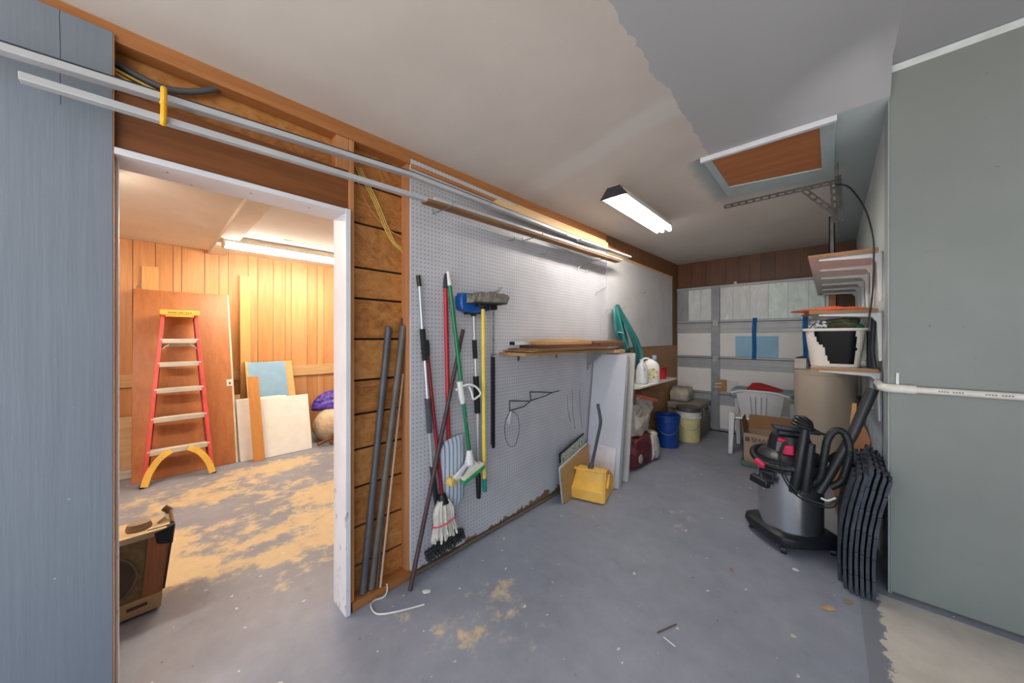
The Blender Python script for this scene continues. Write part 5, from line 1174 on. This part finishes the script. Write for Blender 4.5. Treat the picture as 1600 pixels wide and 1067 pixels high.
MB().bar(vp(-0.19, -0.175, 0.435), vp(-0.09, -0.235, 0.420), 0.045, 0.05).bar(vp(-0.12, -0.16, 0.47), vp(-0.10, -0.22, 0.43), 0.07, 0.04).build('side_handle', blk, vt, bevel=0.008)
MB().bar(vp(-0.15, -0.165, 0.47), vp(-0.07, -0.175, 0.47), 0.03, 0.05).build('handle_clip', blk, vt, bevel=0.006)
MB().span(vp(-0.128, -0.20, 0.375), vp(-0.112, -0.187, 0.41)).build('rivet_tab', M['steel'], vt)
b = MB()
for k in range(9): b.box(vp(0.02 + 0.006 * k, -0.1735 + 0.0009 * k, 0.395 + (k % 3) * 0.003), (0.004, 0.002, 0.010), (0, 0, 0.15))
b.build('printing', M['dark'], vt)

# ================================================================== FOAM MATS LEANING ON THE CORNER
def mat_mesh(x0, y0, ph, ymax, zmax, amp):
    N = 24; mask = []
    for v in range(N):
        row = []
        for u in range(N):
            e = 1
            if u == 0 and (v % 4) in (0, 1): e = 0
            if v == N - 1 and (u % 4) in (0, 1): e = 0
            if v == 0 and (u % 4) in (2, 3): e = 0
            if u == N - 1 and (v % 4) in (2, 3): e = 0
            row.append(e)
        mask.append(row)
    def fn(u, v):
        f = lambda i: 0.0 if i == 0 else (1.0 if i == N else 0.018 + 0.964 * (i - 1) / (N - 2))
        s = f(v); y = y0 + ymax * f(u); z = 0.004 + zmax * s
        x = x0 + amp * math.sin(PI * (s * 1.25 + 0.02) + ph) * (0.4 + 0.6 * s) + 0.045 * s ** 1.5 + 0.008 * (u / N)
        return (x, y + 0.012 * math.sin(3 * s + ph), z), (1, 0, -0.15)
    return MB().plate(mask, fn, 0.0135)
mc = NT('grey_foam'); mcol = mc.ramp(mc.noise(26, 4, None, 0.6), [(0.3, lin((48, 53, 62))), (0.7, lin((72, 78, 88)))]); mc.bump(mc.noise(120, 2), 0.3, 0.003); mcm = mc.out(mcol, 0.85)
mlab = ['slightly shorter foam mat outermost on the vacuum side of the leaning stack', 'second foam mat from the vacuum side in the leaning stack', 'third foam mat from the vacuum side in the leaning stack',
        'middle foam mat of the leaning stack, fourth from the vacuum', 'fifth foam mat from the vacuum side in the leaning stack', 'foam mat next to the one nearest the wall corner', 'dark grey foam mat nearest the wall corner']
for i in range(7):
    z = [0.61, 0.645, 0.66, 0.69, 0.68, 0.665, 0.65][i]
    o = mat_mesh(0.045 + 0.0215 * i, 2.57 + (0.09 if i == 0 else 0.03 if i == 1 else 0.0), 0.05 * (i % 3), 0.58, z, -0.018).build('foam_mat', mcm, ang=50)
    tag(o, mlab[i], 'mat', 'interlocking foam mats')

# ================================================================== FLOOR LITTER
def chip(x, y, r, l, name, m, cat='debris', long=1.0, rz=0):
    b = MB(); g = bmesh.ops.create_icosphere(b.bm, subdivisions=2, radius=1)
    c, s = math.cos(rz), math.sin(rz)
    for v in g['verts']:
        p = v.co.copy() * (1 + 0.35 * noise.noise(v.co * 2 + V((x * 9, y * 7, 0)))); px, py = p.x * r * long, p.y * r
        v.co = V((x + px * c - py * s, y + px * s + py * c, 0.003 + max(-0.0025, p.z * r * 0.25)))
    return tag(b.build(name, m), l, cat)
lt = paint('litter_tan', (186, 148, 104), 0.8, var=0.15, scale=60); lw = paint('litter_white', (224, 222, 216), 0.8)
chip(-0.005, 2.36, 0.016, 'tan wood splinter on the floor in front of the foam mats', 'wood_chip', lt, 'wood chip', 2.2, 0.6)
chip(0.075, 2.49, 0.014, 'small brown leaf on the floor at the foot of the foam mats', 'dry_leaf', paint('leaf_brown', (150, 120, 72), 0.8), 'leaf', 1.4, 0.2)
chip(-0.42, 2.36, 0.010, 'reddish brown chip in the middle of the bare floor', 'wood_chip', paint('chip_red', (160, 120, 104), 0.8), 'wood chip', 2.4, 2.0)
chip(-0.12, 2.03, 0.009, 'cream chip on the floor between camera and foam mats', 'paint_chip', paint('chip_cream', (206, 196, 160), 0.8), 'paint chip', 1.2)
chip(-0.145, 2.62, 0.012, 'white crumb beside the front vacuum caster', 'paint_chip', lw, 'paint chip', 1.3)
chip(-1.595, 1.03, 0.016, 'white paint flake near the foot of the maroon rod', 'paint_chip', lw, 'paint chip', 1.5, 0.8)
tag(MB().cyl((-0.585, 1.62, 0.004), (-0.535, 1.73, 0.004), 0.0028, n=6).build('twig', paint('twig_brown', (104, 78, 54), 0.8)), 'thin brown twig on the open floor', 'twig')
tag(MB().bar((-0.555, 1.615, 0.004), (-0.500, 1.60, 0.004), 0.006, 0.003).build('white_sliver', lw), 'short white sliver beside the brown twig', 'sliver')

# ================================================================== THE PANELLED ROOM
# slab door leaning on the wall
def leanx(b, y0, y1, xb, xt, h, th, zoff=0.002, ya=0.0):
    """slab rising from x=xb at the floor to x=xt at height h, thickness behind the face"""
    n_ = V((-h, 0, xt - xb)).normalized() * th
    q = [V((xb, y0, zoff)), V((xb, y1, zoff)), V((xb, y1, zoff)) + n_, V((xb, y0, zoff)) + n_]
    for p in q[2:]: p.z = zoff if p.z < zoff else p.z
    dz = V((xt - xb, ya, h))
    return b.hexa([q[0], q[1], q[2], q[3], q[0] + dz, q[1] + dz, q[2] + dz, q[3] + dz])
dt = thing('door_slab', 'brown slab door leaning on the panelled wall behind the ladder', 'door', (-4.95, 0.3, 0))
dw = wood('door_brown', (186, 120, 72), (160, 94, 52), 'Z', 0.42, 0.6)
leanx(MB(), -0.105, 0.665, -4.78, -5.42, 1.90, 0.032).build('leaf', dw, dt, bevel=0.003)
leanx(MB(), 0.6655, 0.683, -4.78, -5.42, 1.90, 0.034).build('edge', paint('door_edge', (226, 206, 176), 0.6), dt, bevel=0.002)
def onx(y, z, off): # point on door face
    k = z / 1.90; return V((-4.78 - 0.64 * k + off, y, z))
n_ = V((1.90, 0, 0.64)).normalized()
b = MB(); b.box(onx(0.645, 0.86, 0.003), (0.006, 0.05, 0.075), (0, -math.atan2(0.64, 1.90), 0)); b.build('latch_plate', M['white'], dt)
b = MB(); b.box(onx(0.648, 0.855, 0.008), (0.004, 0.02, 0.03), (0, -math.atan2(0.64, 1.90), 0)); b.build('latch_hole', paint('brassy', (150, 112, 60), 0.4, 0.5), dt)
b = MB().tube(smooth_path([(-5.43, -0.08, 1.905), (-5.42, -0.075, 1.935), (-5.42, -0.05, 1.94), (-5.42, -0.045, 1.912)], 4), 0.004, 6); b.build('hinge_pin', M['steel'], dt)

# step ladder folded against it
ld = thing('step_ladder', 'red fibreglass step ladder with yellow top leaning on the brown door', 'ladder', (-4.75, 0.2, 0))
lr = paint('ladder_red', (212, 84, 78), 0.4, var=0.06); ly = paint('ladder_yellow', (238, 192, 88), 0.42, var=0.04); la = paint('ladder_alu', (226, 220, 210), 0.45, 0.15, var=0.05)
Lb0, Lb1, Lt0, Lt1 = V((-4.605, -0.035, 0.002)), V((-4.605, 0.462, 0.002)), V((-5.15, 0.10, 1.61)), V((-5.15, 0.375, 1.61))
up_ = (Lt0 - Lb0).normalized(); nrm = V((0.947, 0, 0.321))
for a_, b_, s in ((Lb0, Lt0, 1), (Lb1, Lt1, -1)):
    b = MB().bar(a_, b_, 0.012, 0.062, nrm)
    b.bar(a_ + V((0.028, 0.011 * s, 0.01)), b_ + V((0.028, 0.011 * s, 0.01)), 0.03, 0.008, nrm); b.bar(a_ + V((-0.028, 0.011 * s, 0)), b_ + V((-0.028, 0.011 * s, 0)), 0.03, 0.008, nrm)
    b.build('rail', lr, ld, bevel=0.002)
for k, u in enumerate((0.185, 0.365, 0.535, 0.695, 0.845)):
    p0, p1 = lerp(Lb0, Lt0, u), lerp(Lb1, Lt1, u)
    b = MB().bar(p0 + V((0.0, 0.008, 0)), p1 - V((0.0, 0.008, 0)), 0.075, 0.012, (0, 0, 1)); b.bar(p0 + V((0.036, 0.008, -0.018)), p1 + V((0.036, -0.008, -0.018)), 0.004, 0.04, (0, 0, 1))
    b.build('step', la, ld, bevel=0.002)
    if k == 4:
        MB().bar(p0 + V((-0.03, 0.01, -0.06)), p1 + V((-0.03, -0.01, -0.06)), 0.01, 0.03).tube([p0 + V((0.03, 0.0, -0.115)), p0 + V((0.03, 0.075, -0.05))], 0.006, 6).tube([p1 + V((0.03, 0.0, -0.115)), p1 + V((0.03, -0.075, -0.05))], 0.006, 6).build('spreader', la, ld)
mid = (Lt0 + Lt1) / 2
b = MB().box(mid + V((-0.03, 0, 0.035)), (0.19, 0.315, 0.055), (0, 0.0, 0)).box(mid + V((0.05, 0, 0.0)), (0.03, 0.22, 0.02)); b.build('top_cap', ly, ld, bevel=0.012)
b = MB()
for k in range(11): b.box(mid + V((0.0655, -0.085 + 0.017 * k, 0.036)), (0.002, 0.012 if k not in (4, 7) else 0.004, 0.009))
b.build('cap_marks', paint('cap_mark', (96, 74, 26), 0.6), ld)
for a_, s in ((Lb0, 1), (Lb1, -1)):
    p = lerp(a_, Lt0 if s > 0 else Lt1, 0.185)
    q = [a_ + V((0.036, 0.012 * s, 0.01)), lerp(a_, p, 0.4) + V((0.036, 0.035 * s, 0)), lerp(a_, p, 0.75) + V((0.037, 0.09 * s, 0)), p + V((0.037, 0.165 * s, -0.015))]
    q2 = [p + V((0.037, 0.10 * s, -0.02)), lerp(a_, p, 0.85) + V((0.037, 0.055 * s, 0)), lerp(a_, p, 0.62) + V((0.036, 0.012 * s, 0))]
    pts = smooth_path(q, 4); r = [0.016] * len(pts)
    b = MB()
    b.ribbon(pts, 0.052, 0.01, nrm)
    b.build('corner_brace', ly, ld)
    MB().box(a_ + V((0, 0.0, 0.012)), (0.07, 0.035, 0.02)).build('foot', M['dark'], ld, bevel=0.003)
bk = paint('rear_rail', (150, 58, 50), 0.5)
for s, (p, q) in ((1, (Lb0, Lt0)), (-1, (Lb1, Lt1))):
    MB().bar(p + V((-0.055, 0.03 * s, 0.02)), q + V((-0.055, 0.02 * s, -0.02)), 0.02, 0.03, nrm).build('rear_rail', bk, ld, bevel=0.002)

# plywood pieces behind the door, yellow pine boards on the wall
pl = wood('pale_ply', (214, 180, 140), (190, 152, 112), 'Y', 0.6, 0.6)
tag(leanx(MB(), -0.95, -0.01, -5.02, -5.10, 0.50, 0.015, 0.09).build('plywood_sheet', pl), 'pale plywood sheet standing left of and behind the brown door', 'plywood')
tag(MB().span((-5.14, -0.95, 0.003), (-5.00, -0.01, 0.055)).span((-5.13, -0.95, 0.055), (-4.995, -0.01, 0.088)).build('low_shelf', paint('cream_ledge', (214, 204, 186), 0.6), bevel=0.004), 'low cream ledge under the plywood sheet left of the door', 'ledge')
tag(leanx(MB(), 0.60, 0.76, -5.03, -5.20, 0.69, 0.015).build('plywood_sheet', pl), 'pale plywood strip showing at the right edge of the brown door', 'plywood')
py = wood('yellow_pine', (230, 180, 110), (208, 152, 86), 'Z', 0.5)
tag(MB().span((-5.499, -0.045, 1.0), (-5.478, 0.085, 2.165)).build('pine_board', py, bevel=0.002), 'short yellow pine board on the panelled wall above the brown door', 'board')
tag(leanx(MB(), 0.795, 0.90, -5.36, -5.46, 2.165, 0.02).build('pine_board', py, bevel=0.002), 'tall yellow pine board leaning between brown door and blue board', 'board')
# blue board, its pine companion, narrow plank
tag(leanx(MB(), 0.86, 1.27, -4.92, -5.40, 1.06, 0.02).build('foam_board', paint('foam_blue2', (132, 168, 196), 0.7, var=0.03), bevel=0.002), 'light blue foam board behind the white sheets in the panelled room', 'foam board')
tag(leanx(MB(), 0.835, 0.86, -4.90, -5.385, 1.075, 0.03).build('pine_edge_board', py, bevel=0.002), 'thin pine edge strip along the blue foam board', 'board')
tag(leanx(MB(), 1.10, 1.36, -4.975, -5.45, 1.06, 0.02).build('pine_board', py, bevel=0.002), 'pine board sticking out right of the blue foam board', 'board')
tag(leanx(MB(), 0.80, 0.905, -4.655, -4.99, 0.915, 0.014).build('narrow_plank', wood('ochre_plank', (206, 142, 72), (182, 118, 54), 'Z', 0.55), bevel=0.002), 'narrow ochre plank leaning in front of the white sheets', 'board')
fo = paint('white_foam', (242, 240, 234), 0.65, var=0.02, bump=0.1, bscale=12)
tag(leanx(MB(), 0.87, 1.40, -4.705, -4.985, 0.64, 0.03, ya=0.03).build('foam_sheet', fo, bevel=0.004), 'front white foam sheet beside the purple bag', 'foam sheet')
tag(leanx(MB(), 0.70, 1.20, -4.76, -5.03, 0.65, 0.03).build('foam_sheet', fo, bevel=0.004), 'middle white foam sheet poking out left of the ochre plank', 'foam sheet')
tag(leanx(MB(), 0.675, 1.15, -4.81, -5.08, 0.65, 0.03).build('foam_sheet', fo, bevel=0.004), 'rear white foam sheet, leftmost edge of the white stack', 'foam sheet')
# sacks at the right of the doorway view
b = MB().blob((-4.99, 1.74, 0.19), (0.21, 0.25, 0.23), 0.05, 1.6, 61, 5, -0.188); tag(b.build('cream_sack', sack_mat('sack_cream', (226, 206, 176), (206, 182, 148)), ang=80), 'plump cream sack on the floor under the purple bag', 'sack')
t = thing('purple_bag', 'shiny purple plastic bag on top of the cream sack', 'bag', (-5.05, 1.85, 0.38))
nt = NT('purple_film'); n = nt.noise(9, 5, None, 0.6, 1.5); nt.bump(nt.noise(12, 3, None, 0.5, 1.5), 0.7, 0.02)
pf = nt.out(nt.ramp(n, [(0.35, lin((58, 36, 132))), (0.6, lin((98, 72, 190))), (0.72, lin((150, 128, 220)))]), 0.25)
b = MB().blob((-5.10, 2.02, 0.46), (0.22, 0.50, 0.20), 0.10, 2.2, 66, 5, -0.07); b.build('bag', pf, t, ang=80)
MB().bar((-4.862, 1.70, 0.60), (-4.85, 1.86, 0.50), 0.03, 0.008).build('strap', M['black'], t)
b = MB().bar((-4.72, 1.46, 0.03), (-4.66, 1.80, 0.14), 0.05, 0.035).bar((-4.70, 1.60, 0.08), (-4.70, 1.75, 0.20), 0.05, 0.03); tag(b.build('brown_scrap', wood('scrap_brown', (140, 86, 46), (84, 46, 22), 'Y', 0.6), bevel=0.006), 'dark brown wooden scrap in front of the cream sack', 'scrap')
tag(MB().span((-4.86, 1.62, 0.002), (-4.62, 2.3, 0.022)).build('brown_board', M['brown_board']), 'flat brown board on the floor by the cream sack', 'board')

# old amplifier behind the grey wall
am = thing('amplifier', 'old tan guitar amplifier on the floor behind the grey plywood wall', 'amplifier', (-2.58, -0.2, 0))
tn = paint('amp_tan', (204, 176, 138), 0.6, var=0.1); tn2 = paint('amp_band', (186, 152, 112), 0.55, var=0.08)
rb = wood('amp_redbrown', (184, 116, 74), (146, 86, 52), 'Z', 0.5)
AX0, AX1 = -2.70, -2.49
def yr(z): return 0.045 + 0.115 * z     # flared right side
def ay(z, d=0): return yr(z) - d
def slabz(z0, z1, d0, x0=AX0, x1=AX1, y0=-0.46):
    return [(x0, y0, z0), (x1, y0, z0), (x1, yr(z0) - d0, z0), (x0, yr(z0) - d0, z0), (x0, y0, z1), (x1, y0, z1), (x1, yr(z1) - d0, z1), (x0, yr(z1) - d0, z1)]
MB().hexa(slabz(0.012, 0.40, 0.0, AX0, AX1 - 0.02)).build('cabinet', tn, am, bevel=0.006)
MB().hexa(slabz(0.012, 0.085, 0.0, AX1 - 0.02, AX1 + 0.008)).build('bottom_band', tn2, am, bevel=0.004)
MB().hexa(slabz(0.375, 0.405, 0.0, AX1 - 0.02, AX1 + 0.008)).build('top_band', tn, am, bevel=0.004)
b = MB().hexa([(AX1 - .02, yr(.085) - .075, .085), (AX1, yr(.085) - .075, .085), (AX1, yr(.085) - .004, .085), (AX1 - .02, yr(.085) - .004, .085), (AX1 - .02, yr(.375) - .085, .375), (AX1, yr(.375) - .085, .375), (AX1, yr(.375) - .004, .375), (AX1 - .02, yr(.375) - .004, .375)])
b.build('side_panel', rb, am)
MB().hexa([(AX1 - .02, -0.46, .085), (AX1 - .006, -0.46, .085), (AX1 - .006, yr(.085) - .075, .085), (AX1 - .02, yr(.085) - .075, .085), (AX1 - .02, -0.46, .375), (AX1 - .006, -0.46, .375), (AX1 - .006, yr(.375) - .085, .375), (AX1 - .02, yr(.375) - .085, .375)]).build('grille', paint('grille_brown', (128, 104, 70), 0.75, var=0.1, scale=50), am)
sp_ = MB()
for r0, r1, x in ((0.125, 0.118, 0.006), (0.112, 0.09, 0.004), (0.07, 0.05, 0.003)):
    sp_.tube([(AX1 - 0.008, -0.155, 0.21), (AX1 - 0.006 + x, -0.155, 0.21)], [r0, r1], 40)
sp_.build('speaker_cone', paint('cone_dark', (84, 66, 50), 0.6, var=0.1), am)
MB().tube([(AX1 - 0.003 + 0.118 * 0 , -0.155 + 0.118 * math.cos(k * PI / 20), 0.21 + 0.118 * math.sin(k * PI / 20)) for k in range(40)], 0.005, 6, closed=True).build('speaker_ring', paint('ring_tan', (120, 100, 76), 0.5), am)
MB().hexa([(AX1 - .03, yr(.33) - .05, .335), (AX1 + .012, yr(.33) - .05, .335), (AX1 + .012, yr(.33) + .006, .315), (AX1 - .03, yr(.33) + .006, .315), (AX1 - .04, yr(.405) - .07, .395), (AX1 + .012, yr(.405) - .07, .395), (AX1 + .012, yr(.405) + .008, .412), (AX1 - .04, yr(.405) + .008, .412)]).build('corner_guard', M['black'], am, bevel=0.006)
MB().hexa([(AX1 - .012, yr(.10) - .004, .10), (AX1 + .01, yr(.10) - .004, .10), (AX1 + .01, yr(.10) + .004, .10), (AX1 - .012, yr(.10) + .004, .10), (AX1 - .012, yr(.33) - .004, .33), (AX1 + .01, yr(.33) - .004, .33), (AX1 + .01, yr(.33) + .004, .33), (AX1 - .012, yr(.33) + .004, .33)]).build('side_trim', M['dark'], am)
b = MB().tube([(AX1 - 0.03, yr(.405) - 0.004, 0.409), (AX0 + 0.01, yr(.405) - 0.004, 0.417)], 0.008, 8).tube([(AX0 + 0.012, yr(.405) - 0.004, 0.41), (AX0 + 0.0, yr(.405) - 0.03, 0.435)], 0.016, 10); b.build('corner_guard', paint('guard_brown', (96, 66, 46), 0.5), am)
MB().lathe([(0.045, 0.0), (0.048, 0.012), (0.042, 0.034), (0.03, 0.038)], (-2.575, -0.03, 0.40), 24, 0.75, 1.0).build('knob', paint('knob_taupe', (150, 126, 102), 0.5), am)
MB().bar((-2.60, 0.035, 0.405), (-2.60, 0.065, 0.425), 0.05, 0.012).bar((-2.52, 0.0, 0.406), (-2.52, 0.08, 0.406), 0.02, 0.006).build('fitting', paint('fitting_cream', (206, 192, 164), 0.5), am)
MB().bar((AX1 + 0.009, -0.07, 0.055), (AX1 + 0.009, 0.0, 0.058), 0.004, 0.014).build('badge', paint('badge_brown', (84, 56, 34), 0.5), am)

# pieces of parts go one level deeper
def nest(name, child, parent):
    for o in [o for o in SC.objects if o.parent is None and o.name.split('.')[0] == name]:
        ps = [c for c in o.children if c.name.split('.')[0] == parent]; cs = [c for c in o.children if c.name.split('.')[0] == child]
        for i, c in enumerate(cs):
            if ps: c.parent = ps[min(i, len(ps) - 1)]
for a in (('step_ladder', 'cap_marks', 'top_cap'), ('step_ladder', 'foot', 'rail'), ('sponge_mop', 'yoke_slot', 'yoke'), ('sponge_mop', 'label_tag', 'pole'), ('detergent_jug', 'label', 'body'),
          ('cardboard_box', 'printed_word', 'carton_body'), ('cardboard_box', 'printed_mark', 'carton_body'), ('cardboard_box', 'hand_hole', 'carton_body'), ('string_mop', 'band', 'mop_strings'),
          ('deck_brush', 'bristles', 'brush_block'), ('push_broom', 'bristles', 'head_block'), ('wash_brush', 'bristles', 'head'), ('wash_brush', 'pole_label', 'pole_lower'), ('door_slab', 'latch_hole', 'latch_plate'),
          ('amplifier', 'speaker_ring', 'speaker_cone'), ('amplifier', 'badge', 'bottom_band'), ('storage_bin', 'black_patch', 'bin_body'), ('pvc_pipe', 'printing', 'long_run'), ('shop_vacuum', 'switch', 'head'),
          ('shop_vacuum', 'switch_plate', 'head'), ('shop_vacuum', 'printing', 'drum'), ('storage_drum', 'hoop', 'drum_body'), ('storage_case', 'latch', 'body'), ('feed_sack', 'emblem', 'bag'), ('purple_bag', 'strap', 'bag'),
          ('door_2', 'hinge', 'stile'), ('bucket', 'bail', 'rim')):
    nest(*a)

# ------------------------------------------------------------------ view
SC.view_settings.view_transform = 'Standard'; SC.view_settings.look = 'None'
SC.view_settings.gamma = 1.0; SC.view_settings.use_curve_mapping = False
SC.view_settings.exposure = 0.9
